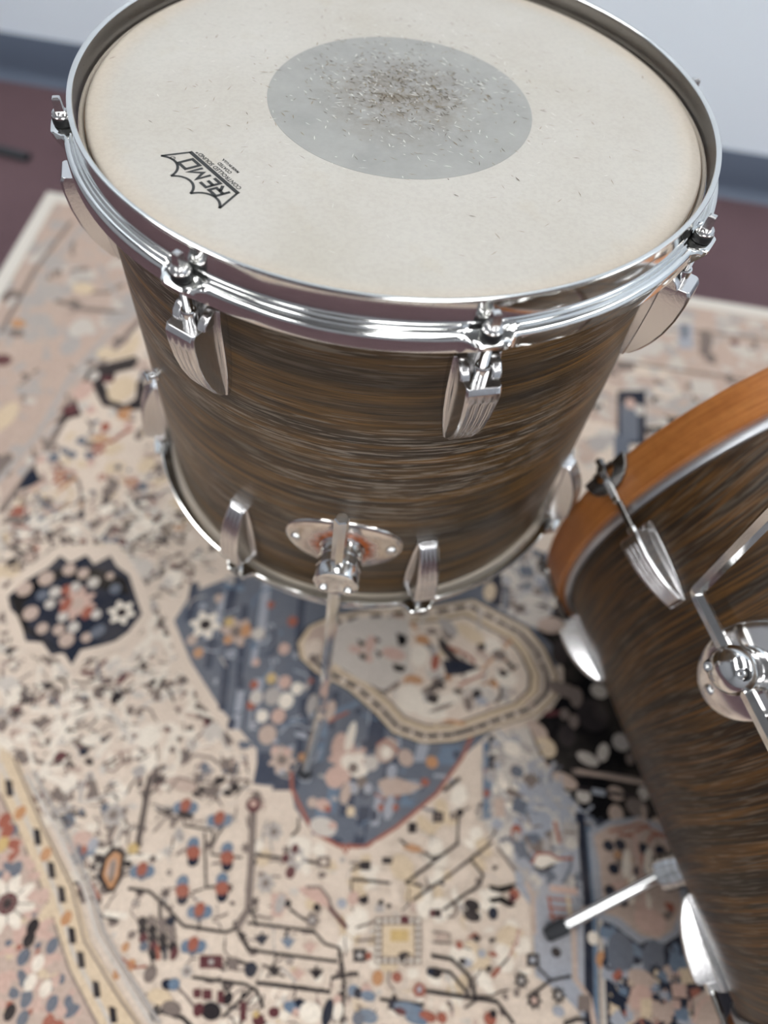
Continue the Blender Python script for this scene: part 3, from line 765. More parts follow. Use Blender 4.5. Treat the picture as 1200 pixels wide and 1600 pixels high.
('E','B',-1490,-3663,56,57,-0.12),
('E','R',-1508,-3598,60,76,-0.12),
('E','U',-1165,-3718,64,66,-0.12),
('E','U',-1007,-3697,64,66,-0.12),
('E','B',-1077,-3745,56,56,-0.12),
('E','R',-1093,-3681,60,76,-0.12),
('E','U',-1315,-3984,67,74,-0.12),
('E','N',-1272,-4144,62,64,-0.12),
('E','R',-1292,-4068,78,69,-0.12),
('E','U',-930,-3987,67,74,-0.12),
('E','N',-891,-4146,62,64,-0.12),
('E','R',-909,-4071,78,69,-0.12),
('E','U',-1330,-4371,65,72,-0.12),
('E','N',-1289,-4522,60,62,-0.12),
('E','R',-1309,-4450,76,67,-0.12),
('E','U',-912,-4293,65,72,-0.12),
('E','N',-874,-4446,61,63,-0.12),
('E','R',-892,-4373,76,68,-0.12),
('E','U',-1147,-4631,60,62,-0.12),
('E','U',-1000,-4613,60,62,-0.12),
('E','B',-1065,-4655,52,53,-0.12),
('E','R',-1080,-4599,56,71,-0.12),
('E','U',-1130,-4946,58,60,-0.12),
('E','U',-986,-4929,59,60,-0.12),
('E','B',-1050,-4969,51,52,-0.12),
('E','R',-1064,-4915,55,69,-0.12),
('E','U',-1865,-4333,61,63,-0.12),
('E','U',-1715,-4314,61,63,-0.12),
('E','B',-1779,-4358,53,54,-0.12),
('E','R',-1797,-4299,57,72,-0.12),
('E','U',-2562,-4205,62,64,-0.12),
('E','U',-2411,-4186,62,64,-0.12),
('E','B',-2474,-4231,54,54,-0.12),
('E','R',-2495,-4171,58,73,-0.12),
('E','D',-1478,-3704,102,34,-0.12),
('E','E',-1606,-3378,194,79,-0.12),
('L','T',24,[-1748,-3490,-1662,-3313,-1466,-3337,-1335,-3519]),
('L','T',23,[-1783,-3920,-1676,-3737,-1396,-3735]),
('F','A','T',-2281,-3804,145,8),
('E','B',-2403,-3745,43,51,-0.12),
('E','P',-2526,-4084,114,75,-0.12),
('E','B',-2564,-4219,63,74,-0.12),
('E','G',-2401,-4133,56,75,-0.12),
('E','P',-2616,-4193,56,66,-0.12),
('E','B',-2492,-4299,56,49,-0.12),
('P','D',[-2090,-4567,-2244,-4444,-2256,-4243,-2184,-4118,-2030,-4150,-1978,-4398,-2026,-4552]),
('P','O',[-2091,-4524,-2198,-4413,-2204,-4250,-2140,-4164,-2059,-4192,-2023,-4391,-2044,-4518]),
('P','E',[-2097,-4463,-2162,-4396,-2162,-4270,-2113,-4225,-2079,-4285,-2063,-4396]),
('L','T',46,[-2123,-4258,-2091,-4462]),
('L','R',37,[-2330,-4480,-2153,-4629]),
('E','Y',-1955,-4114,64,58,-0.12),
('E','D',-2286,-4260,42,49,-0.12),
('E','D',-1963,-4270,49,33,-0.12),
('E','D',-1648,-4782,47,48,-0.12),
('E','D',-1619,-4855,47,47,-0.12),
('E','M',-1590,-4927,46,47,-0.12),
('E','B',-1561,-4998,46,47,-0.12),
('E','T',-1549,-4770,47,48,-0.12),
('E','D',-1520,-4843,47,47,-0.12),
('E','D',-1492,-4915,47,47,-0.12),
('E','M',-1464,-4986,46,47,-0.12),
('E','T',-1450,-4758,47,48,-0.12),
('E','T',-1421,-4831,47,47,-0.12),
('E','D',-1393,-4903,47,47,-0.12),
('E','D',-1366,-4974,46,47,-0.12),
('E','N',-1350,-4746,47,48,-0.12),
('E','T',-1322,-4819,47,47,-0.12),
('E','T',-1295,-4891,47,47,-0.12),
('E','D',-1268,-4963,46,47,-0.12),
('L','D',36,[-1485,-5006,-1416,-5100]),
('L','R',36,[-1426,-4976,-1377,-5095]),
('L','N',36,[-1345,-4978,-1313,-5087]),
('E','M',-1237,-5022,39,62,-0.12),
('P','M',[-972,-5007,-841,-4991,-814,-5101,-943,-5116]),
('P','M',[-841,-4991,-736,-4979,-710,-5088,-814,-5101]),
('P','T',[-680,-4989,-575,-4976,-549,-5086,-654,-5098]),
('E','N',-420,-5065,66,70,-0.12),
('P','A',[-872,-5029,-820,-5023,-809,-5066,-861,-5073]),
('F','A','T',-1065,-5158,65,6),
('E','N',-1228,-5288,65,46,-0.12),
('E','U',-1164,-5280,58,53,-0.12),
('E','S',-1274,-5401,129,68,-0.12),
('E','T',-1426,-5223,65,77,-0.12),
('E','O',-1764,-5263,45,54,-0.12),
('E','O',-1748,-5026,39,47,-0.12),
('E','O',-1641,-5171,46,54,-0.12),
('L','R',21,[-1833,-5093,-1602,-5189,-1477,-5163]),
('P','M',[-962,-5295,-885,-5285,-866,-5359,-942,-5368]),
('P','M',[-865,-5289,-775,-5278,-754,-5362,-843,-5372]),
('P','M',[-715,-5282,-651,-5274,-625,-5379,-689,-5387]),
('E','D',-736,-5456,103,76,-0.12),
('E','M',-866,-5460,51,60,-0.12),
('P','M',[-469,-5345,-405,-5337,-370,-5493,-433,-5500]),
('L','D',35,[-1304,-5626,-1240,-5514,-1006,-5540,-892,-5605]),
('E','T',-1135,-5476,103,60,-0.12),
('E','D',-1295,-5547,44,52,-0.12),
('P','D',[569,-3920,684,-3906,695,-3995,581,-4010]),
('L','D',23,[475,-4023,596,-3956]),
('P','D',[808,-3850,924,-3835,931,-3900,816,-3915]),
('P','D',[1064,-3452,1161,-3439,1171,-3548,1075,-3561]),
('P','D',[1341,-3296,1461,-3280,1470,-3392,1350,-3407]),
('E','T',1406,-3344,29,35,-0.12),
('P','O',[1022,-3723,1104,-3666,1225,-3690,1274,-3737,1143,-3754]),
('L','D',24,[983,-3641,1078,-3696]),
('L','D',24,[1274,-3737,1426,-3797]),
('E','D',1658,-3262,45,44,-0.12),
('E','M',-741,-3496,89,78,-0.12),
('E','P',-744,-3482,44,35,-0.12),
('F','A','M',-140,-3985,122,5),
('E','M',-180,-3885,43,51,-0.12),
('E','M',-185,-4126,56,67,-0.12),
('E','L',-126,-3983,43,42,-0.12),
('P','T',[83,-3930,225,-3912,244,-4027,103,-4045]),
('P','C',[127,-3957,191,-3949,200,-4000,136,-4008]),
('E','M',-268,-3995,43,50,-0.12),
('F','A','T',-450,-3746,116,7),
('F','A','T',-435,-4266,112,7),
('L','A',23,[-521,-3688,-431,-3944]),
('P','P',[-86,-4272,62,-4222,197,-4262,284,-4362,339,-4441,235,-4405,116,-4371,11,-4335]),
('L','T',30,[9,-4248,163,-4228,278,-4326,323,-4431]),
('L','M',38,[292,-4411,404,-4494,514,-4577]),
('E','P',543,-4293,63,74,-0.12),
('P','D',[584,-4288,691,-4237,715,-4309,649,-4342]),
('E','G',425,-4357,55,49,-0.12),
('P','P',[-353,-4355,-201,-4336,-143,-4416,-173,-4480,-197,-4568,-308,-4570]),
('E','A',-237,-4440,55,98,-0.12),
('E','D',-155,-4429,34,41,-0.12),
('F','T','A',134,-4551,82,6),
('P','N',[-453,-4765,-393,-4758,-382,-4710,-352,-4753,-292,-4746,-322,-4802,-353,-4846,-402,-4812]),
('P','U',[-172,-4761,-112,-4753,-101,-4705,-72,-4748,-11,-4741,-42,-4797,-74,-4842,-122,-4807]),
('P','P',[64,-4779,124,-4771,136,-4723,165,-4766,225,-4759,194,-4815,161,-4859,114,-4825]),
('P','N',[-497,-5052,-438,-5045,-428,-4998,-399,-5040,-340,-5033,-368,-5087,-399,-5129,-447,-5096]),
('P','D',[-268,-5024,-208,-5017,-198,-4971,-169,-5013,-110,-5006,-139,-5060,-171,-5102,-218,-5069]),
('P','P',[-11,-5028,48,-5021,60,-4974,88,-5016,147,-5009,116,-5063,84,-5105,38,-5072]),
('P','D',[171,-4995,231,-4988,243,-4941,270,-4983,330,-4976,299,-5030,266,-5073,220,-5039]),
('P','T',[803,-4445,1303,-4383,1341,-4804,856,-4862]),
('P','L',[829,-4454,863,-4450,868,-4485,833,-4490]),
('P','L',[820,-4464,861,-4459,865,-4489,823,-4494]),
('P','L',[874,-4814,907,-4810,912,-4844,878,-4848]),
('P','L',[1249,-4411,1291,-4406,1294,-4436,1252,-4441]),
('P','L',[898,-4445,933,-4441,937,-4477,902,-4481]),
('P','L',[827,-4523,868,-4518,872,-4548,831,-4553]),
('P','L',[941,-4806,975,-4802,979,-4836,945,-4840]),
('P','L',[1255,-4471,1296,-4466,1299,-4496,1258,-4501]),
('P','L',[967,-4437,1002,-4433,1006,-4468,971,-4473]),
('P','L',[834,-4582,875,-4577,879,-4606,838,-4611]),
('P','L',[1009,-4798,1042,-4794,1046,-4828,1013,-4832]),
('P','L',[1260,-4530,1302,-4525,1305,-4555,1263,-4560]),
('P','L',[1036,-4428,1071,-4424,1075,-4460,1040,-4464]),
('P','L',[842,-4641,883,-4636,886,-4665,845,-4669]),
('P','L',[1076,-4790,1110,-4786,1114,-4820,1080,-4824]),
('P','L',[1266,-4589,1307,-4584,1310,-4613,1269,-4618]),
('P','L',[1106,-4420,1141,-4416,1144,-4452,1110,-4456]),
('P','L',[849,-4698,890,-4693,893,-4722,853,-4727]),
('P','L',[1144,-4782,1178,-4778,1181,-4812,1147,-4816]),
('P','L',[1272,-4647,1313,-4642,1315,-4671,1274,-4676]),
('P','L',[1175,-4411,1210,-4407,1214,-4443,1179,-4447]),
('P','L',[856,-4756,897,-4751,900,-4779,860,-4784]),
('P','L',[1212,-4774,1245,-4770,1249,-4804,1215,-4808]),
('P','L',[1277,-4705,1318,-4700,1321,-4729,1280,-4734]),
('P','L',[1245,-4403,1280,-4399,1283,-4434,1248,-4439]),
('P','L',[863,-4813,904,-4808,907,-4836,867,-4841]),
('P','L',[1279,-4766,1313,-4762,1316,-4796,1283,-4800]),
('P','L',[1282,-4762,1323,-4757,1326,-4786,1285,-4791]),
('P','S',[887,-4501,1233,-4459,1261,-4750,922,-4791]),
('P','Y',[982,-4537,1175,-4514,1186,-4619,994,-4643]),
('P','D',[1109,-4809,1088,-4742,1167,-4710,1239,-4736,1172,-4755,1163,-4802]),
('E','M',1124,-4424,48,41,-0.12),
('P','D',[610,-4759,745,-4743,760,-4856,626,-4872]),
('P','A',[651,-4786,712,-4779,719,-4830,658,-4837]),
('E','R',780,-4802,33,39,-0.12),
('L','T',22,[609,-4565,801,-4482]),
('L','T',22,[626,-4681,828,-4645]),
('L','T',22,[1439,-4500,1621,-4501,1641,-4582,1447,-4594]),
('P','E',[1468,-4514,1607,-4497,1611,-4556,1473,-4573]),
('P','E',[1163,-4253,1233,-4244,1243,-4342,1173,-4351]),
('P','A',[788,-4325,885,-4312,894,-4385,797,-4397]),
('P','M',[1387,-4293,1514,-4278,1519,-4351,1393,-4366]),
('E','D',1474,-4320,35,41,-0.12),
('P','K',[2020,-3976,2151,-3978,2339,-3916,2296,-3986,2182,-4038,2051,-4029]),
('P','K',[2026,-4108,2183,-4063,2342,-4132,2271,-4165,2156,-4130,2070,-4153]),
('E','R',2319,-4034,57,59,-0.12),
('E','M',2298,-4074,35,42,-0.12),
('E','D',1850,-4193,91,58,-0.12),
('E','D',1856,-4297,98,58,-0.12),
('E','N',2088,-4244,56,66,-0.12),
('P','R',[1804,-4515,1898,-4444,1971,-4495]),
('E','D',1915,-4501,41,32,-0.12),
('P','R',[2045,-4616,2114,-4596,2171,-4647,2074,-4647]),
('E','G',1977,-4635,47,40,-0.12),
('L','D',15,[1697,-4587,1865,-4614]),
('E','R',1732,-4589,41,40,-0.12),
('L','R',22,[2374,-4361,2348,-4485,2254,-4660]),
('P','P',[2347,-4413,2396,-4359,2376,-4505,2308,-4572]),
('L','R',44,[2094,-4829,2174,-4739]),
('L','D',22,[2174,-4739,2268,-4636]),
('E','G',1816,-4736,68,40,-0.12),
('E','D',1775,-4729,40,32,-0.12),
('E','R',1342,-5035,66,62,-0.12),
('E','G',1341,-5030,26,31,-0.12),
('E','R',1097,-4952,53,47,-0.12),
('E','O',898,-4981,60,70,-0.12),
('E','D',1496,-4865,67,47,-0.12),
('E','N',1442,-4861,40,39,-0.12),
('P','D',[2461,-4577,2600,-4561,2600,-4677,2462,-4693]),
('P','G',[2499,-4605,2562,-4597,2562,-4650,2500,-4657]),
('F','D','A',2408,-4825,81,7),
('F','D','P',2545,-4983,86,7),
('F','D','A',2803,-4908,80,7),
('L','D',29,[2579,-4685,2723,-4788,2937,-4723]),
('L','D',29,[2505,-4949,2723,-4788]),
('E','G',2801,-5046,66,47,-0.12),
('P','T',[3008,-4879,3145,-4863,3139,-5007,3003,-5023]),
('L','D',36,[2853,-5149,2988,-5090,3122,-5085]),
('E','G',2823,-4557,96,65,-0.12),
('E','D',2782,-4527,55,48,-0.12),
('E','U',662,-5120,59,54,-0.12),
('E','N',717,-5136,52,46,-0.12),
('E','P',791,-5089,53,54,-0.12),
('E','U',819,-5146,79,46,-0.12),
('E','P',509,-5215,45,46,-0.12),
('E','L',531,-5309,52,76,-0.12),
('E','N',429,-5332,52,122,-0.12),
('E','U',841,-5316,104,61,-0.12),
('E','B',747,-5348,65,61,-0.12),
('E','N',1124,-5197,92,46,-0.12),
('E','U',1259,-5214,170,62,-0.12),
('E','M',1162,-5236,65,30,-0.12),
('E','R',1447,-5246,91,46,-0.12),
('E','U',1333,-5291,117,38,-0.12),
('E','R',1593,-5240,52,46,-0.12),
('E','U',87,-5334,117,53,-0.12),
('E','N',145,-5290,65,38,-0.12),
('E','L',255,-5352,117,92,-0.12),
('E','P',107,-5369,38,38,-0.12),
('E','M',-111,-5394,58,45,-0.12),
('E','M',-250,-5474,64,53,-0.12),
('E','Y',-286,-5430,32,30,-0.12),
('E','R',2088,-5194,65,62,-0.12),
('E','D',2119,-5147,39,38,-0.12),
('P','E',[-3769,-3706,-3435,-3800,-2753,-4527,-2218,-5140,-1659,-5718,-2845,-5854]),
('P','S',[-3816,-3243,-3529,-3387,-2986,-4011,-2444,-4550,-2128,-5015,-1705,-5382,-1332,-5681,-1751,-5729,-2211,-5305,-2634,-4785,-3210,-4173,-3615,-3720]),
('L','V',37,[-3737,-3430,-3099,-4092,-2598,-4661,-2250,-5143,-1810,-5554,-1640,-5716]),
('L','T',22,[-3600,-3360,-3014,-4015,-2484,-4555,-2180,-5021,-1728,-5411,-1369,-5685]),
('L','T',22,[-3602,-3753,-3150,-4217,-2657,-4758,-2246,-5282,-1776,-5732]),
('L','V',45,[-3402,-3514,-2876,-3997,-2310,-4594,-2070,-4951,-1667,-5296,-1265,-5647]),
('L','A',37,[-3330,-3469,-2793,-3986,-2237,-4585,-2014,-4915,-1597,-5288,-1210,-5615]),
('P','D',[-3607,-3599,-3523,-3602,-3437,-3758,-3511,-3775]),
('P','D',[-3100,-4053,-3020,-4056,-2941,-4203,-3014,-4219]),
('P','D',[-2826,-4355,-2747,-4357,-2673,-4498,-2744,-4514]),
('P','D',[-2633,-4567,-2556,-4570,-2484,-4707,-2555,-4722]),
('P','D',[-2392,-4920,-2317,-4923,-2250,-5053,-2318,-5067]),
('P','D',[-2226,-5118,-2152,-5120,-2087,-5247,-2155,-5260]),
('P','D',[-1987,-5344,-1914,-5347,-1852,-5469,-1919,-5482]),
('P','D',[-1753,-5532,-1681,-5534,-1623,-5652,-1689,-5665]),
('E','O',-3299,-3918,57,76,-0.12),
('E','O',-2865,-4290,56,74,-0.12),
('E','O',-2432,-4849,53,71,-0.12),
('X','PEERSPPPPB',150,33,80,'EE',16,[-3520,-3947,-3270,-4115,-2730,-4677,-2255,-5311,-1812,-5736,-2725,-5840]),
('F','L','M',-3082,-4793,298,8),
('E','D',-3082,-4793,40,47,-0.12),
('L','T',14,[-3030,-4787,-2834,-4762]),
('L','T',14,[-3034,-4817,-2854,-4903]),
('L','T',14,[-3066,-4833,-3006,-4978]),
('L','T',14,[-3107,-4826,-3201,-4946]),
('L','T',14,[-3134,-4800,-3329,-4824]),
('L','T',14,[-3131,-4770,-3314,-4682]),
('L','T',15,[-3099,-4753,-3162,-4603]),
('L','T',15,[-3057,-4760,-2962,-4637]),
('E','D',-2730,-5229,59,77,-0.12),
('E','B',-2734,-5235,59,77,-0.12),
('E','D',-2737,-5077,59,78,-0.12),
('E','D',-2742,-4963,60,78,-0.12),
('E','B',-2485,-5104,59,78,-0.12),
('E','B',-2566,-5573,57,75,-0.12),
('E','B',-2307,-5575,57,75,-0.12),
('E','B',-2542,-5727,56,74,-0.12),
('E','R',-2287,-5729,56,74,-0.12),
('E','R',-3433,-4017,64,84,-0.12),
('E','R',-3358,-4126,63,83,-0.12),
('E','B',-3119,-4468,62,81,-0.12),
('E','L',-2570,-5265,58,77,-0.12),
('E','L',-2583,-5431,58,76,-0.12),
('E','L',-2414,-5465,58,76,-0.12),
('E','Y',-3361,-4257,63,83,-0.12),
('E','D',-2685,-5692,56,74,-0.12),
]
RUG_SEEN = [-6973,4273,-7114,6874,-5874,6581,-3059,651,-1955,-677,149,-1073,1869,-519,2878,857,4300,5092,5354,6630,7096,6534,6777,4770,4295,2839,3181,1254,2859,-414,4690,-4910,4664,-5076,-2784,-5923,-4460,-2003]

def make_rug():
    STEP = 0.000012; TOP = RUGTOP - 130 * STEP
    RC = [(-0.722, 0.712), (1.75, 0.632), (1.70, -0.97), (-0.672, -0.905)]
    bm = bmesh.new()
    keys = list(RUGCOL); idx = {k: i for i, k in enumerate(keys)}; mats = [pile_mat('pile_' + k, RUGCOL[k]) for k in keys]
    EDGE = len(mats); mats.append(mat('rug_binding', srgb(196, 190, 180), 0.9, 0, 0.1))
    a = [bm.verts.new((x, y, 0.0005)) for x, y in RC]; b = [bm.verts.new((x, y, TOP)) for x, y in RC]
    f = bm.faces.new(list(reversed(a))); f.material_index = EDGE
    f = bm.faces.new(b); f.material_index = idx['C']
    for i in range(4):
        f = bm.faces.new((a[i], a[(i + 1) % 4], b[(i + 1) % 4], b[i])); f.material_index = EDGE
    placed = {}
    CELL = 0.02
    def layer(pts):
        xs = [p[0] for p in pts]; ys = [p[1] for p in pts]
        cells = [(i, j) for i in range(int(min(xs) // CELL), int(max(xs) // CELL) + 1) for j in range(int(min(ys) // CELL), int(max(ys) // CELL) + 1)]
        l = max((placed.get(k_, 0) for k_ in cells), default=0) + 1
        for k_ in cells: placed[k_] = l
        return l
    def inside(x, y):
        for i in range(4):
            (x0, y0), (x1, y1) = RC[i], RC[(i + 1) % 4]
            if (x1 - x0) * (y - y0) - (y1 - y0) * (x - x0) > -0.002 * math.hypot(x1 - x0, y1 - y0): return False
        return True
    def clip(pts):
        for i in range(4):
            (x0, y0), (x1, y1) = RC[i], RC[(i + 1) % 4]; out = []
            ln = math.hypot(x1 - x0, y1 - y0)
            sd = lambda p: -((x1 - x0) * (p[1] - y0) - (y1 - y0) * (p[0] - x0)) / ln - 0.002
            for j in range(len(pts)):
                p, q = pts[j], pts[(j + 1) % len(pts)]; sp, sq = sd(p), sd(q)
                if sp >= 0: out.append(p)
                if (sp >= 0) != (sq >= 0):
                    t = sp / (sp - sq); out.append((p[0] + (q[0] - p[0]) * t, p[1] + (q[1] - p[1]) * t))
            pts = out
            if len(pts) < 3: return None
        return pts
    def poly(c, pts, z=None):
        pts = clip(pts)
        if not pts: return
        z = z or TOP + STEP * layer(pts)
        f = bm.faces.new([bm.verts.new((x, y, z)) for x, y in pts]); f.material_index = c if isinstance(c, int) else idx[c]
        f.normal_update()
        if f.normal.z < 0: f.normal_flip()
    def ell(c, x, y, rx, ry, rot, wob=0.0, rg=None, n=14):
        cs, sn = math.cos(rot), math.sin(rot); pts = []
        for i in range(n):
            t = 2 * math.pi * i / n; k = 1 + (rg.uniform(-wob, wob) if rg else 0)
            u, v = rx * k * math.cos(t), ry * k * math.sin(t); pts.append((x + u * cs - v * sn, y + u * sn + v * cs))
        poly(c, pts)
    def flower(c1, c2, x, y, r, n):
        pts = []
        for i in range(n * 6):
            t = 2 * math.pi * i / (n * 6); k = 0.80 + 0.20 * math.cos(n * t); pts.append((x + r * k * math.cos(t), y + r * k * math.sin(t)))
        poly(c1, pts); ell(c2, x, y, r * 0.36, r * 0.36, 0)
    def line(c, w, pts):
        w /= 2; Ls, Rs_ = [], []
        for i, p in enumerate(pts):
            q0 = pts[max(i - 1, 0)]; q1 = pts[min(i + 1, len(pts) - 1)]; dx, dy = q1[0] - q0[0], q1[1] - q0[1]; l = math.hypot(dx, dy) or 1
            nx, ny = -dy / l * w, dx / l * w; Ls.append((p[0] + nx, p[1] + ny)); Rs_.append((p[0] - nx, p[1] - ny))
        z = TOP + STEP * layer(Ls + Rs_)
        for i in range(len(pts) - 1): poly(c, [Ls[i], Ls[i + 1], Rs_[i + 1], Rs_[i]], z)
    def pip(x, y, P_):
        r = False
        for i in range(len(P_)):
            (x0, y0), (x1, y1) = P_[i], P_[i - 1]
            if (y0 > y) != (y1 > y) and x < (x1 - x0) * (y - y0) / (y1 - y0) + x0: r = not r
        return r
    un = lambda l: [(l[i] * 1e-4, l[i + 1] * 1e-4) for i in range(0, len(l), 2)]
    def scatter(pal, n, s0, s1, kinds, seed, P_, avoid=None):
        rg = random.Random(seed)
        x0, x1 = min(p[0] for p in P_), max(p[0] for p in P_); y0, y1 = min(p[1] for p in P_), max(p[1] for p in P_); tries = 0
        while n and tries < 20000:
            tries += 1
            x, y = rg.uniform(x0, x1), rg.uniform(y0, y1)
            if not pip(x, y, P_) or (avoid and pip(x, y, avoid)): continue
            n -= 1
            c, kd, s = rg.choice(pal), rg.choice(kinds), rg.uniform(s0, s1) * 1e-4; a_ = rg.choice((0, 0, 0.8, 1.57, 2.3)) + rg.uniform(-.3, .3)
            if kd == 'E': ell(c, x, y, s, s * rg.uniform(.45, 1), a_, 0.18, rg, 11)
            elif kd == 'F': flower(c, rg.choice(pal), x, y, s * 1.1, rg.choice((5, 6, 8)))
            elif kd == 'Q':
                cs, sn = math.cos(a_) * s, math.sin(a_) * s; h = rg.uniform(.4, 1)
                poly(c, [(x + u * cs - v * h * sn, y + u * sn + v * h * cs) for u, v in ((-1, -1), (1, -1), (1, 1), (-1, 1))])
            else:
                pts = [(x, y)]
                for _i in range(rg.choice((2, 2, 3))):
                    px, py = pts[-1]; l = s * rg.uniform(1.2, 2.6); pts.append((px + l * math.cos(a_), py + l * math.sin(a_))); a_ += rg.uniform(-1.1, 1.1)
                line(c, s * rg.uniform(.3, .55), pts)
    # plain repeat of the weave where the drums stand and beyond the traced part: borders, then field
    seen = un(RUG_SEEN)
    mx, my = sum(p[0] for p in RC) / 4, sum(p[1] for p in RC) / 4
    def inset(d): return [(x + (d if x < mx else -d), y + (d if y < my else -d)) for x, y in RC]
    o_, i_ = inset(0.03), inset(0.125)
    for q in range(4):
        quad = [o_[q], o_[(q + 1) % 4], i_[(q + 1) % 4], i_[q]]
        poly('E', quad); scatter('EEAATVVRBSN', 150, 50, 150, 'EEFQ', 40 + q, quad, seen)
    for d, c, wd in ((0.128, 'T', 0.005), (0.137, 'S', 0.008), (0.148, 'D', 0.004)):
        e = inset(d)
        for q in range(4): line(c, wd, [e[q], e[(q + 1) % 4]])
    fld = inset(0.155)
    for cx_, cy_, c1, c2, sc_ in ((-0.42, -0.55, 'N', 'E', 0.10), (0.95, -0.62, 'N', 'E', 0.10), (1.25, 0.2, 'B', 'V', 0.17), (1.2, -0.3, 'N', 'E', 0.12), (0.05, 0.36, 'N', 'E', 0.11), (0.55, 0.3, 'K', 'E', 0.13), (0.62, -0.2, 'K', 'E', 0.16), (0.1, 0.02, 'B', 'V', 0.2), (0.45, -0.7, 'B', 'V', 0.12)):
        if pip(cx_, cy_, seen): continue
        flower(c1, c2, cx_, cy_, sc_, 8); flower(c2, 'R', cx_, cy_, sc_ * 0.45, 8)
        for k_ in range(8): flower(('E', 'A', 'V')[k_ % 3], c1, cx_ + sc_ * 0.68 * math.cos(k_ * .785), cy_ + sc_ * 0.68 * math.sin(k_ * .785), sc_ * 0.13, 6)
    scatter('TTVDTLAEEBRMTTDN', 1500, 40, 140, 'EELLQFL', 50, fld, seen)
    for it in RUG_PATTERN:
        k = it[0]
        if k == 'P': poly(it[1], un(it[2]))
        elif k == 'L': line(it[1], it[2] * 1e-4, un(it[3]))
        elif k == 'F': flower(it[1], it[2], it[3] * 1e-4, it[4] * 1e-4, it[5] * 1e-4, it[6])
        elif k == 'E': ell(it[1], it[2] * 1e-4, it[3] * 1e-4, it[4] * 1e-4, it[5] * 1e-4, it[6])
        else: scatter(*it[1:7], un(it[7]))
    # pale binding round the edge
    mx, my = sum(p[0] for p in RC) / 4, sum(p[1] for p in RC) / 4; bw = 0.027
    inn = [(x + (bw if x < mx else -bw), y + (bw if y < my else -bw)) for x, y in RC]
    for i in range(4):
        j = (i + 1) % 4
        f = bm.faces.new([bm.verts.new((x, y, RUGTOP)) for x, y in (RC[i], RC[j], inn[j], inn[i])]); f.material_index = EDGE
        f.normal_update()
        if f.normal.z < 0: f.normal_flip()
    print('rug layers', max(placed.values()), 'faces', len(bm.faces))
    o = obj('rug', bm, mats, None, recalc=False)
    setp(o, 'faded cream oriental rug with slate-blue and black motifs lying on the maroon carpet', 'rug')
make_rug()


# black strip lying on the carpet at the far left, by the wall
bm = bmesh.new()
pts = [(-1.25, 0.90, 0.007), (-1.05, 0.855, 0.007), (-0.90, 0.83, 0.007), (-0.80, 0.812, 0.007)]
tube(bm, pts, 0.012, 10)
bmesh.ops.scale(bm, vec=(1, 1, 0.6), verts=bm.verts)
st = obj('cable', bm, RUBBER, None, T(0, 0, 0.003))
setp(st, 'black cable lying on the maroon carpet by the left edge of the photo', 'cable')

# ------------------------------------------------------------------ drum hardware (built once, then copied)
# local frame of all hardware: x along the rim, y outwards from the drum axis, z towards the rim it belongs to
def lug_mesh(bm):
    zs = [(-0.0080, 0.0232, 0.0100, 0.0), (-0.0112, 0.0252, 0.0102, 0.0), (-0.018, 0.0254, 0.0100, 0.0), (-0.021, 0.0252, 0.0099, 0.0012),
          (-0.032, 0.0242, 0.0094, 0.0013), (-0.045, 0.0214, 0.0088, 0.0013), (-0.056, 0.0174, 0.0081, 0.0013), (-0.065, 0.0126, 0.0075, 0.0011), (-0.0725, 0.0072, 0.0071, 0.0), (-0.0738, 0.0040, 0.0070, 0.0)]
    rings = []
    for z, d, wd, gr in zs:
        xs = []
        base = wd + 0.0022
        pts = [(-base, -0.004), (-wd - 0.0003, d - 0.0016), (-wd + 0.0010, d)]
        for cx_ in (-0.42, 0.0, 0.42):
            c0 = cx_ * wd * 1.15
            pts += [(c0 - 0.0011, d), (c0 - 0.0005, d - gr), (c0 + 0.0005, d - gr), (c0 + 0.0011, d)]
        pts += [(wd - 0.0010, d), (wd + 0.0003, d - 0.0016), (base, -0.004)]
        rings.append([bm.verts.new((x, y, z)) for x, y in pts])
    n = len(rings[0])
    for a, b in zip(rings, rings[1:]):
        for i in range(n - 1): bm.faces.new((a[i], a[i + 1], b[i + 1], b[i]))
        bm.faces.new((a[n - 1], a[0], b[0], b[n - 1]))
    bm.faces.new(rings[0]); bm.faces.new(rings[-1])
    # flange plate with raised, bowed side lips
    st = [(0.0, 0.0142), (-0.012, 0.0150), (-0.028, 0.0148), (-0.045, 0.0136), (-0.061, 0.0114), (-0.0745, 0.0086)]
    for s in (-1, 1):
        rg = []
        for i, (z, hw) in enumerate(st):
            lip = (0.0050, 0.0066, 0.0064, 0.0056, 0.0046, 0.0034)[i]
            pts = [(hw, -0.005), (hw, lip - 0.0008), (hw - 0.0010, lip), (hw - 0.0034, lip - 0.0004), (hw - 0.0042, 0.0022), (0.0, 0.0024), (0.0, -0.005)]
            rg.append([bm.verts.new((s * x, y, z)) for x, y in pts])
        for a, b in zip(rg, rg[1:]):
            for k in range(len(a)): bm.faces.new((a[k], a[(k + 1) % len(a)], b[(k + 1) % len(a)], b[k]))
        bm.faces.new(rg[0]); bm.faces.new(rg[-1])
        # rounded ears at the rim end, either side of the rod
        rg = []
        for z, y in ((-0.0085, 0.0165), (-0.005, 0.0150), (-0.002, 0.0115), (0.0, 0.007), (0.0005, 0.0025)):
            pts = [(0.0062, -0.003), (0.0062, y - 0.001), (0.0072, y), (0.0114, y), (0.0124, y - 0.001), (0.0124, -0.003)]
            rg.append([bm.verts.new((s * x, yy, z)) for x, yy in pts])
        for a, b in zip(rg, rg[1:]):
            for k in range(len(a)): bm.faces.new((a[k], a[(k + 1) % len(a)], b[(k + 1) % len(a)], b[k]))
        bm.faces.new(rg[0]); bm.faces.new(rg[-1])
RODY = 0.0135                       # rod axis outside the shell
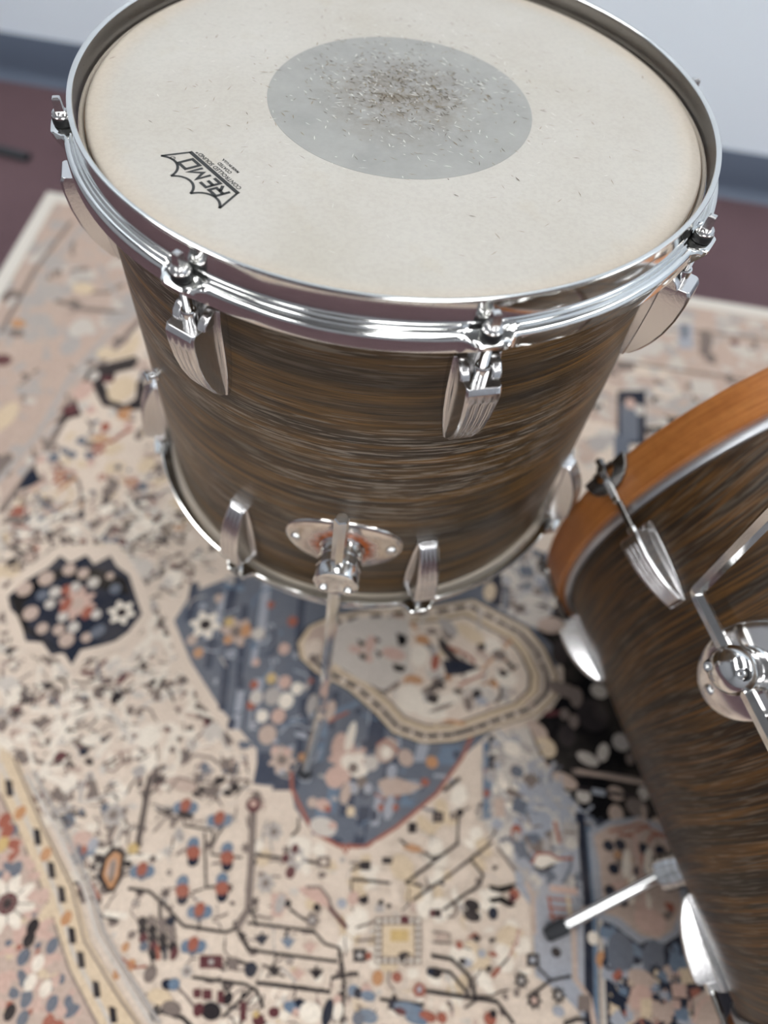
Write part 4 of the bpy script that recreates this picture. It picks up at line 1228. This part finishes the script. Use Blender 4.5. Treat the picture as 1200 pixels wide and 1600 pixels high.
def thread(z0, z1, r, pitch=0.0013):
    pr = []; z = z0
    while z < z1:
        pr += [(r, z), (r * 0.80, z + pitch * 0.5)]; z += pitch
    return pr + [(r, z1)]
def sleeve_mesh(bm, zt, zb):
    lathe(bm, [(0.0048, zb), (0.0046, zt - 0.0015), (0.0046, zt - 0.0006), (0.0042, zt), (0.0032, zt), (0.0032, zt - 0.003)], 24)
def rod_mesh(bm, zlow):
    lathe(bm, thread(zlow, -0.0205, 0.0029), 20)
    lathe(bm, [(0.0030, -0.0215), (0.0030, -0.010), (0.0, -0.010)], 20)
    lathe(bm, [(0.0, -0.0142), (0.0053, -0.0142), (0.0056, -0.0138), (0.0056, -0.0131), (0.0051, -0.0127), (0.0053, -0.0122), (0.0050, -0.0113), (0.0042, -0.0104), (0.0036, -0.0100), (0.0, -0.0100)], 28)
    q = math.sqrt(2)
    lathe(bm, [(0.0028 * q, -0.0108), (0.0026 * q, -0.0085), (0.0024 * q, -0.0038), (0.0022 * q, -0.0028), (0.0014 * q, -0.0022)], 4, a0=math.pi / 4)
def washer_mesh(bm):
    lathe(bm, [(0.0031, -0.0187), (0.0056, -0.0187), (0.0060, -0.0182), (0.0060, -0.0148), (0.0056, -0.0142), (0.0031, -0.0142)], 28, closed=True)

def bracket_mesh(bm, Rs, a=0.049, b=0.036):
    """oval chrome plate bent round the shell, its centre at the object's origin (y = 0 on the shell)"""
    NR, NA = 10, 72; rings = []
    prof = [(0, 0.0042), (0.2, 0.0042), (0.4, 0.0040), (0.6, 0.0037), (0.8, 0.0031), (0.92, 0.0025), (0.98, 0.0018), (1.0, 0.0008), (1.0, -0.002)]
    for s, h in prof:
        if s == 0: rings.append([bm.verts.new((0, h, 0))]); continue
        rg = []
        for k in range(NA):
            t = 2 * math.pi * k / NA; x = a * s * math.cos(t); z = b * s * math.sin(t)
            rg.append(bm.verts.new((x, math.sqrt((Rs + h) ** 2 - x * x) - Rs, z)))
        rings.append(rg)
    for A, B in zip(rings, rings[1:]):
        for k in range(NA):
            j = (k + 1) % NA
            if len(A) == 1: bm.faces.new((A[0], B[k], B[j]))
            else: bm.faces.new((A[k], A[j], B[j], B[k]))
    bm.faces.new(rings[-1])
def collar_mesh(bm, L=0.037, r=0.0178, dome=False):
    pr = [(r + 0.001, 0.0), (r + 0.001, 0.004), (r, 0.005), (r, 0.0145), (r - 0.0009, 0.0152), (r - 0.0009, 0.0158), (r, 0.0165), (r + 0.0004, 0.0235),
          (r - 0.0006, 0.0242), (r - 0.0006, 0.0248), (r + 0.0006, 0.0256), (r + 0.0008, 0.031), (r + 0.0006, L - 0.0018), (r - 0.0004, L - 0.0007), (r - 0.003, L - 0.0002), (0, L)]
    if dome: pr = pr[:-5] + [(r * math.cos(R_(a_)), L - 0.010 + 0.012 * math.sin(R_(a_))) for a_ in range(0, 91, 9)]
    lathe(bm, pr, 48, M=YAX)
def dome_mesh(bm, r, h):
    lathe(bm, [(r, -0.002), (r, 0.0006), (r * 0.92, h * 0.5), (r * 0.7, h * 0.85), (r * 0.35, h), (0, h)], 24, M=YAX)
def bolt_mesh(bm):
    lathe(bm, [(0.0039, -0.004), (0.0039, 0.0022), (0.0033, 0.0034), (0.0016, 0.0034), (0.0016, 0.0016), (0, 0.0016)], 20, M=YAX)

def clamp(parent, P, Rs, plate_m, bolts=((-0.0100, -0.0075), (0.0100, -0.0075)), cz=0.0, screws=0.0395, dome=False):
    """leg / arm bracket: P maps the bracket frame (origin on the shell) into the drum"""
    bm = bmesh.new(); bracket_mesh(bm, Rs); pl = obj('bracket', bm, plate_m, parent, P, angle=50)
    bm = bmesh.new(); collar_mesh(bm, dome=dome); obj('clamp_collar', bm, CHROME, pl, T(0, 0.002, cz))
    for x, z in bolts:
        bm = bmesh.new(); bolt_mesh(bm)
        lathe(bm, [(0.0053, -0.003), (0.0053, 0.0003), (0.0040, 0.0004), (0.0040, -0.003)], 20, mi=1, M=YAX)
        obj('clamp_bolt', bm, [CHROME, BLACK], pl, T(x, 0.0378 - (0.0018 if dome else 0), z + cz))
    for s in (-1, 1):
        bm = bmesh.new(); dome_mesh(bm, 0.0046, 0.0030)
        x = s * screws; ang = math.asin(x / Rs)
        obj('screw', bm, CHROME, pl, Matrix.Translation((x, math.sqrt((Rs + 0.003) ** 2 - x * x) - Rs, 0)) @ Matrix.Rotation(-ang, 4, 'Z'))
    return pl

def hoop_mesh(bm, ears, n=720):
    """triple-flanged hoop: folded lip, collar, two beads, shoulder and skirt; ears where the rods pass"""
    base = [(.2080, -.0012), (.2084, -.0004), (.2092, 0), (.2106, 0), (.2113, -.0004), (.2115, -.0011), (.2113, -.0018), (.2109, -.0022),
            (.2106, -.0142), (.2112, -.0151), (.2121, -.0150), (.2127, -.0157), (.2131, -.0166), (.2140, -.0164), (.2147, -.0170), (.2152, -.0180),
            (.2166, -.0182), (.2180, -.0192), (.2187, -.0208), (.2189, -.0284), (.2179, -.0286), (.2173, -.0218), (.2150, -.0200), (.2097, -.0180), (.2093, -.0040)]
    ear = list(base)
    for i, p in ((10, (.2114, -.0154)), (11, (.2117, -.0166)), (12, (.2119, -.0176)), (13, (.2121, -.0184)), (14, (.2126, -.0188)), (15, (.2145, -.0188)), (16, (.2190, -.0188)), (17, (.2246, -.0188)), (18, (.2259, -.0194)), (19, (.2260, -.0213)), (20, (.2249, -.0221)), (21, (.2195, -.0213)), (22, (.2128, -.0209)), (23, (.2097, -.0190))): ear[i] = p
    rings = []
    for k in range(n):
        a = 2 * math.pi * k / n
        d = min(abs((a - R_(e) + math.pi) % (2 * math.pi) - math.pi) for e in ears)
        t = 1 - min(max((d - R_(1.7)) / R_(2.6), 0), 1); e = t * t * (3 - 2 * t)
        rings.append([bm.verts.new(((p[0] * (1 - e) + q[0] * e) * math.cos(a), (p[0] * (1 - e) + q[0] * e) * math.sin(a), p[1] * (1 - e) + q[1] * e)) for p, q in zip(base, ear)])
    m = len(base)
    for k in range(n):
        A, B = rings[k], rings[(k + 1) % n]
        for i in range(m):
            f = bm.faces.new((A[i], A[(i + 1) % m], B[(i + 1) % m], B[i]))
            if i in (m - 2, m - 1): f.material_index = 1

# ------------------------------------------------------------------ floor tom
RS = 0.2045; HT = 0.369             # shell radius, distance between the two rims
LUG_AZ = [-71.2 + 45 * k for k in range(8)]
tom = thing('floor_tom', 'dark wood-grain floor tom standing on three legs with a worn coated head', 'drum', (0, 0, RUGTOP))
TD = T(0, 0, ZL - RUGTOP)           # rim plane of the tom in its own frame
def at(az, flip=False, y=0.0, H=HT, D=TD):
    """hardware frame at azimuth az; flip for the lower rim"""
    m = D @ (T(0, 0, -H) if flip else T(0, 0, 0)) @ Matrix.Rotation(R_(az - 90), 4, 'Z') @ T(0, y, 0)
    return m @ Matrix.Rotation(math.pi, 4, 'Y') if flip else m

bm = bmesh.new()
lathe(bm, [(RS, -0.0140), (RS, -0.06), (RS, -0.18), (RS, -0.30), (RS, -0.3550), (RS - 0.006, -0.3550), (RS - 0.006, -0.0140)], 256, closed=True)
for f in bm.faces:
    if all(abs(math.hypot(v.co.x, v.co.y) - (RS - 0.006)) < 1e-5 for v in f.verts): f.material_index = 1
obj('shell', bm, [OAK, WOODIN], tom, TD, angle=30)

# batter head: film, collar and flesh ring, with the stick marks worn into the film
HZ = -0.0118
bm = bmesh.new()
lathe(bm, [(0, HZ), (0.05, HZ), (0.1, HZ), (0.16, HZ), (0.2015, HZ), (0.2030, HZ - 0.0004), (0.2039, HZ - 0.0014), (0.2044, HZ - 0.0040), (0.2046, HZ - 0.009), (0.2080, HZ - 0.009), (0.2082, HZ - 0.003), (0.2068, HZ - 0.0022), (0.2057, HZ - 0.004), (0.2050, HZ - 0.010)], 192, cap=False)
def mark(x, y, ang, L, wd, mi, z):
    c_, s_ = math.cos(ang), math.sin(ang)
    k = rnd.uniform(-0.25, 0.25) * L
    P = [(-L / 2, 0), (-L * .1, -wd / 2 + k * .2), (L / 2, 0 + k * .2), (L * .1, wd / 2 + k * .2)]
    f = bm.faces.new([bm.verts.new((x + c_ * u - s_ * v, y + s_ * u + c_ * v, z)) for u, v in P]); f.material_index = mi
for i in range(1200):
    sg = rnd.choice((0.026, 0.042, 0.062)); x, y = rnd.gauss(-0.002, sg), rnd.gauss(0.018, sg * .9)
    ang = R_(rnd.gauss(-35, 38)) if rnd.random() < 0.8 else rnd.uniform(0, math.pi)
    core = math.hypot(x, y - 0.018) < 0.04
    u = rnd.random()
    mi = 1 if u < (0.5 if core else 0.26) else (2 if u < (0.84 if core else 0.62) else 3)
    mark(x, y, ang, rnd.uniform(0.0015, 0.0065), rnd.uniform(0.0003, 0.0008), mi, HZ + 0.0003 + i * 2e-7)
for i in range(120):
    rr, th = 0.17 * math.sqrt(rnd.random()), rnd.uniform(0, 2 * math.pi)
    if rr < 0.09: continue
    mark(rr * math.cos(th), rr * math.sin(th), rnd.uniform(0, math.pi), rnd.uniform(0.002, 0.008), rnd.uniform(0.0002, 0.0005), rnd.choice((2, 2, 2, 3, 3)), HZ + 0.0003)
head = obj('batter_head', bm, [HEADM, MARKD, MARKM, MARKL], tom, TD, angle=60, recalc=False)
head['label'] = 'white coated drumhead scuffed by sticks'
bm = bmesh.new(); lathe(bm, [(0.0895, HZ + 0.00002), (0.0894, HZ + 0.00014), (0, HZ + 0.00014)], 128, cap=False)
d = obj('center_dot', bm, DOTM, head, Matrix.Identity(4)); d['label'] = 'round grey dot in the middle of the drumhead'

# crown-shaped logo printed on the film, its foot towards the middle of the head
def logo():
    bm = bmesh.new(); Z = 0.0
    def poly(pts):
        f = bm.faces.new([bm.verts.new((x, y, Z)) for x, y in pts])
        return f
    def band(path, wd, closed=False):
        n = len(path); L_, R2 = [], []
        for i in range(n):
            a = Vector(path[(i - 1) % n] if closed else path[max(i - 1, 0)]); b = Vector(path[(i + 1) % n] if closed else path[min(i + 1, n - 1)]); p = Vector(path[i])
            d1 = (p - a).normalized() if (p - a).length > 1e-9 else (b - p).normalized()
            d2 = (b - p).normalized() if (b - p).length > 1e-9 else d1
            nn = Vector((-(d1 + d2).y, (d1 + d2).x)); nn = nn.normalized() if nn.length > 1e-6 else Vector((-d1.y, d1.x))
            k = min(1 / max(abs(nn.dot(Vector((-d1.y, d1.x)))), 0.35), 2.2)
            L_.append(bm.verts.new((*(p + nn * wd / 2 * k), Z))); R2.append(bm.verts.new((*(p - nn * wd / 2 * k), Z)))
        for i in range(n if closed else n - 1):
            j = (i + 1) % n; bm.faces.new((L_[i], L_[j], R2[j], R2[i]))
    def arc(p, q, sag, n=12):
        p, q = Vector(p), Vector(q); m_ = (p + q) / 2; h = (q - p).length / 2; dn = Vector(((q - p).y, -(q - p).x)).normalized()
        r = (h * h + sag * sag) / (2 * sag); c0 = m_ - dn * (r - sag)
        a0 = math.atan2(*(p - c0).yx); a1 = math.atan2(*(q - c0).yx)
        da = (a1 - a0 + math.pi) % (2 * math.pi) - math.pi
        return [(c0.x + r * math.cos(a0 + da * i / n), c0.y + r * math.sin(a0 + da * i / n)) for i in range(n + 1)]
    B1, B2 = (-0.0247, 0.0), (0.0247, 0.0)
    tips = [(-0.0310, 0.0165), (-0.0103, 0.0224), (0.0103, 0.0224), (0.0310, 0.0165)]
    band([tips[0], B1], 0.0016); band([B2, tips[3]], 0.0016); band([(-0.0255, 0), (0.0255, 0)], 0.0026)
    for p, q in zip(tips, tips[1:]): band(arc(p, q, 0.0066), 0.0017)
    # block letters R E M O, slanted
    def stroke(pts, x0, closed=False):
        sh = lambda p: (x0 + p[0] + p[1] * 0.16, 0.0030 + p[1])
        band([sh(p) for p in pts], 0.0021, closed)
    Hh = 0.0088; wl = 0.0078
    xs = (-0.0216, -0.0115, -0.0018, 0.0102)
    stroke([(0, 0), (0, Hh), (wl * .9, Hh), (wl * .9, Hh * .48), (0, Hh * .48)], xs[0]); stroke([(wl * .4, Hh * .48), (wl * .95, 0)], xs[0])
    stroke([(wl * .8, 0), (0, 0), (0, Hh), (wl * .8, Hh)], xs[1]); stroke([(0, Hh / 2), (wl * .72, Hh / 2)], xs[1])
    stroke([(0, 0), (0, Hh), (wl * .55, Hh * .25), (wl * 1.1, Hh), (wl * 1.1, 0)], xs[2])
    stroke([(0, 0), (0, Hh), (wl * 1.0, Hh), (wl * 1.0, 0)], xs[3], True)
    def text(s, x, y, size, width=None):
        cu = bpy.data.curves.new('txt', 'FONT'); cu.body = s; cu.size = size; cu.align_x = 'CENTER'; cu.offset = 0.00010; cu.resolution_u = 3
        o = bpy.data.objects.new('txt', cu); col.objects.link(o)
        dg = bpy.context.evaluated_depsgraph_get(); me = bpy.data.meshes.new_from_object(o.evaluated_get(dg))
        xs_ = [v.co.x for v in me.vertices]; k = width / (max(xs_) - min(xs_)) if width else 1
        t = bmesh.new(); t.from_mesh(me)
        mp = {v: bm.verts.new((x + v.co.x * k, y + v.co.y, Z)) for v in t.verts}
        for f in t.faces:
            try: bm.faces.new([mp[v] for v in f.verts])
            except ValueError: pass
        t.free(); bpy.data.objects.remove(o); bpy.data.curves.remove(cu); bpy.data.meshes.remove(me)
    text('CONTROLLED SOUND', -0.0008, -0.0048, 0.0040, 0.0430)
    text('\u00ae', 0.0222, -0.0036, 0.0022)
    text('COATED', 0.0, -0.0088, 0.0034, 0.0130)
    text('MADE IN U.S.A.', 0.0, -0.0126, 0.0026, 0.0170)
    text('\u00ae', 0.0252, 0.0105, 0.0046)
    for f in bm.faces:
        f.normal_update()
        if f.normal.z < 0: f.normal_flip()
    return bm
lm_ = Matrix.Translation((-0.1002, -0.1093, HZ + 0.00012)) @ Matrix.Rotation(R_(-132.5 - 90), 4, 'Z')
lg = obj('head_logo', logo(), INK, head, lm_, recalc=False); lg['label'] = 'black crown logo and lettering printed on the drumhead'

bm = bmesh.new(); hoop_mesh(bm, LUG_AZ); obj('top_hoop', bm, [HOOPM, HOOPIN], tom, TD, angle=40)
bm = bmesh.new(); hoop_mesh(bm, [180 - a for a in LUG_AZ]); obj('bottom_hoop', bm, [HOOPM, HOOPIN], tom, TD @ T(0, 0, -HT) @ Matrix.Rotation(math.pi, 4, 'Y'), angle=40)
bm = bmesh.new(); lathe(bm, [(0, -0.0118), (0.2, -0.0118), (0.2046, -0.0165), (0.2046, -0.021), (0.2080, -0.021), (0.2080, -0.0148)], 128, cap=False)
obj('bottom_head', bm, HEADM, tom, TD @ T(0, 0, -HT) @ Matrix.Rotation(math.pi, 4, 'Y'))

def rim_hardware(parent, frame, azs, flips, Rs, rodm, zlug):
    """lug (with its sleeve) and tension rod (with its washer) at every azimuth"""
    bm = bmesh.new(); lug_mesh(bm); lug0 = obj('lug', bm, LUGM, parent, angle=32, bevel=0.00045)
    bm = bmesh.new(); sleeve_mesh(bm, zlug + 0.001, zlug - 0.0105)
    sl0 = obj('sleeve', bm, CHROME, lug0, T(0, RODY, -zlug))
    rod0, subs = rodm()
    first = True
    for flip in flips:
        for az in azs:
            F = frame(az, flip)
            if first:
                lug, rod = lug0, rod0; first = False
                lug.matrix_local = F @ T(0, Rs, zlug)
                rod.matrix_local = F @ T(0, Rs + RODY, 0)
                continue
            lug = inst(lug0, parent, F @ T(0, Rs, zlug)); inst(sl0, lug, T(0, RODY, -zlug))
            rod = inst(rod0, parent, F @ T(0, Rs + RODY, 0))
            for s_ in subs: inst(s_, rod, s_.matrix_local.copy())
def tom_rod():
    bm = bmesh.new(); rod_mesh(bm, -0.048); r = obj('tension_rod', bm, RODM, tom, angle=30)
    bm = bmesh.new(); washer_mesh(bm); wv = obj('washer', bm, BLACK, r, Matrix.Identity(4)); wv['label'] = 'black nylon washer'
    return r, [wv]
rim_hardware(tom, at, LUG_AZ, (False, True), RS, tom_rod, -0.0405)

# three legs in clamp brackets near the lower rim
for k, az in enumerate((-90.4, 29.6, 149.6)):
    P = at(az, False, RS) @ T(0, 0, -0.262)
    br = clamp(tom, P, RS, PLATE_RUST, cz=0.0025)
    A = at(az)
    bm = bmesh.new()
    y0 = RS + 0.0265
    pts = bent((-0.001, y0, -0.180), (0.0085, 0.2455, -0.572), (0.0195, 0.3085, -0.634), 0.02)
    tube(bm, pts, 0.0056, 6, phase=math.pi / 6, chamfer=0.001)
    lg_ = obj('leg', bm, CHROME, tom, A, angle=25)
    bm = bmesh.new()
    d_ = (pts[-1] - pts[-2]).normalized()
    tube(bm, [pts[-1] - d_ * 0.004, pts[-1] - d_ * 0.001, pts[-1] + d_ * 0.0015, pts[-1] + d_ * 0.004], 0.007, 16, taper=[0.0070, 0.0078, 0.0078, 0.0068])
    rb = obj('rubber_tip', bm, RUBBER, lg_, Matrix.Identity(4)); rb['label'] = 'black rubber foot'

# small chrome thumbscrew on the left of the shell
P = at(-142.4, False, RS) @ T(0, 0, -0.178)
bm = bmesh.new()
lathe(bm, [(0.0052, -0.001), (0.0052, 0.0012), (0.004, 0.002), (0.0026, 0.0022), (0.0026, 0.0075), (0, 0.0075)], 24, M=YAX)
tube(bm, [(-0.0062, 0.0082, 0.001), (0.0, 0.0074, 0), (0.0062, 0.0082, -0.001)], 0.0019, 10)
o = obj('thumbscrew', bm, CHROME, tom, P); o['label'] = 'small chrome thumbscrew'

# ------------------------------------------------------------------ bass drum
BN = Vector((0.34008, -0.940396, 0)).normalized(); BT = Vector((0.940396, 0.34008, 0)).normalized()
BR = 0.2544; BRH = 0.2665; BL = 0.480   # shell radius, hoop radius, length over the hoops
BC = Vector((0.4591, 0.0031, ZL - 0.3735)) + BN * (BL / 2)
base = Vector((BC.x, BC.y, RUGTOP + 0.0012))
bass = thing('bass_drum', 'dark wood-grain bass drum lying on its side with orange wooden hoops and chrome spurs', 'drum', base)
BD = Matrix(((BT.x, 0, BN.x, 0), (BT.y, 0, BN.y, 0), (0, 1, 0, BRH), (0, 0, 0, 1))) @ T(0, 0, BL / 2)
def atb(ang, flip=False, y=0.0): return at(ang, flip, y, BL, BD)
BSET = 0.0456
bm = bmesh.new()
lathe(bm, [(BR, -BSET + 0.01), (BR, -0.12), (BR, -0.2), (BR, -0.3), (BR, -BL + BSET - 0.01), (BR - 0.008, -BL + BSET - 0.01), (BR - 0.008, -BSET + 0.01)], 256, closed=True)
for f in bm.faces:
    if all(abs(math.hypot(v.co.x, v.co.y) - (BR - 0.008)) < 1e-5 for v in f.verts): f.material_index = 1
obj('shell', bm, [OAKB, WOODIN], bass, BD, angle=30)
FLIPB = BD @ T(0, 0, -BL) @ Matrix.Rotation(math.pi, 4, 'Y')
for Mx in (BD, FLIPB):
    bm = bmesh.new()
    lathe(bm, [(BRH - 0.0105, -0.001), (BRH - 0.0095, 0), (BRH - 0.001, 0), (BRH, -0.001), (BRH, -0.0367), (BRH - 0.001, -0.0377), (BRH - 0.0095, -0.0377), (BRH - 0.0105, -0.0367)], 256, closed=True)
    hp = obj('hoop', bm, MAPLE, bass, Mx, angle=40); hp['label'] = 'orange maple hoop'
    bm = bmesh.new()
    lathe(bm, [(0, -0.027), (0.2, -0.027), (0.2505, -0.027), (0.2535, -0.029), (0.2546, -0.033), (0.2546, -0.04)], 160, cap=False)
    hd = obj('drum_head', bm, HEADM, bass, Mx)
    bm = bmesh.new()
    lathe(bm, [(0.2550, -0.0365), (0.2597, -0.0372), (0.2600, -0.0385), (0.2597, -0.0440), (0.2588, -0.0456), (0.2550, -0.0456)], 256, closed=True)
    fr = obj('metal_band', bm, ALU, hd, Matrix.Identity(4), angle=40); fr['label'] = 'silver metal band of the drumhead'

def bass_rod():
    """claw hook over the wooden hoop with a square-headed rod running to the lug"""
    y0 = BRH - BR - RODY + 0.0003           # hoop surface in the rod's own frame
    bm = bmesh.new(); Rr = BRH + 0.0004
    def cyl(x, z, h): return bm.verts.new((x, math.sqrt((Rr + h) ** 2 - x * x) - BR - RODY, z))
    for s in (-1, 1):
        ro, ri, n = 0.0265, 0.0125, 16; rg = []
        for i in range(n + 1):
            t = (i / n) * math.pi / 2
            rg.append([cyl(s * rr * math.cos(t) * 1.02, 0.002 - rr * math.sin(t) * 0.92, h) for rr, h in ((ri, 0), (ro, 0), (ro - 0.0006, 0.003), (ri + 0.0006, 0.003))])
        for a, b in zip(rg, rg[1:]):
            for k in range(4): bm.faces.new((a[k], a[(k + 1) % 4], b[(k + 1) % 4], b[k]))
        bm.faces.new(rg[0]); bm.faces.new(rg[-1])
        # lip over the outer edge of the hoop
        box(bm, (min(s * 0.0125, s * 0.027), y0 - 0.0085, 0.0004), (max(s * 0.0125, s * 0.027), y0 + 0.002, 0.0030))
    box(bm, (-0.0125, y0 - 0.0085, 0.0004), (0.0125, y0 + 0.004, 0.0034))
    r = obj('claw_hook', bm, DARKCH, bass, angle=35, bevel=0.0005)
    bm = bmesh.new()
    # tube the rod passes through, square head on the outside
    box(bm, (-0.0036, y0 + 0.0006, -0.0345), (0.0036, 0.0042, 0.0022))
    obj_ = obj('rod_guide', bm, CHROME, r, Matrix.Identity(4), bevel=0.0009)
    bm = bmesh.new()
    lathe(bm, [(0.0031, -0.076), (0.0031, 0.006), (0, 0.006)], 18)
    lathe(bm, [(0, 0.0025), (0.0062, 0.0025), (0.0062, 0.0045), (0.0045, 0.0065), (0, 0.0065)], 24)
    q = math.sqrt(2); lathe(bm, [(0.0026 * q, 0.006), (0.0028 * q, 0.0135), (0.0018 * q, 0.0145)], 4, a0=math.pi / 4)
    rr = obj('tension_rod', bm, DARKCH, r, Matrix.Identity(4), angle=30)
    return r, [obj_, rr]
rim_hardware(bass, atb, [158.4 + 45 * k for k in range(8)], (True, False), BR, bass_rod, -0.063)

# arm bracket on the side with a bent hexagonal arm
P = atb(151.5, False, BR) @ T(0, 0, -(BL - 0.208))
arm_br = clamp(bass, P, BR, PLATE, bolts=((-0.0098, -0.0070), (0.0098, 0.0070)), cz=0.0, dome=True)
A = atb(151.5)
def bass_local(p): return (A.inverted() @ (Vector(p) - base))
yb = BR + 0.0225
bend = A @ Vector((0, yb, -(BL - 0.1425)))
bend_w = base + bend
lowend = A @ Vector((0, yb, -(BL - 0.305)))
top = bend + Vector((-0.006, -0.003, 0.195))
bm = bmesh.new()
tube(bm, bent(lowend, bend, top, 0.007, 5), 0.0056, 6, phase=0.3, chamfer=0.001)
o = obj('hex_arm', bm, CHROME, bass, Matrix.Identity(4), angle=25); o['label'] = 'bent hexagonal chrome arm'

# spurs low on both sides
for s, foot in ((1, Vector((0.2657, -0.4387, RUGTOP))), (-1, None)):
    ang = 226 if s == 1 else 180 - 226
    P = atb(ang, False, BR) @ T(0, 0, -(BL - 0.322))
    clamp(bass, P, BR, PLATE)
    st = P @ Vector((0, 0.030, 0))
    if foot is None:
        v = f1 - BC; f1m = f1 - BT * (2 * v.dot(BT)); ft = f1m - base
    else:
        f1 = foot; ft = foot - base
    d_ = (ft - st).normalized()
    end = ft + Vector((0, 0, 0.0075)) - d_ * 0.022
    bm = bmesh.new(); tube(bm, [st - d_ * 0.022, st, end], 0.0064, 12, chamfer=0.0008)
    sp = obj('spur', bm, CHROME, bass, Matrix.Identity(4), angle=40)
    bm = bmesh.new(); tube(bm, [end - d_ * 0.004, end + d_ * 0.001, end + d_ * 0.019, end + d_ * 0.022], 0.007, 16, taper=[0.0076, 0.0084, 0.0076, 0.006])
    rb = obj('rubber_tip', bm, RUBBER, sp, Matrix.Identity(4)); rb['label'] = 'black rubber foot'
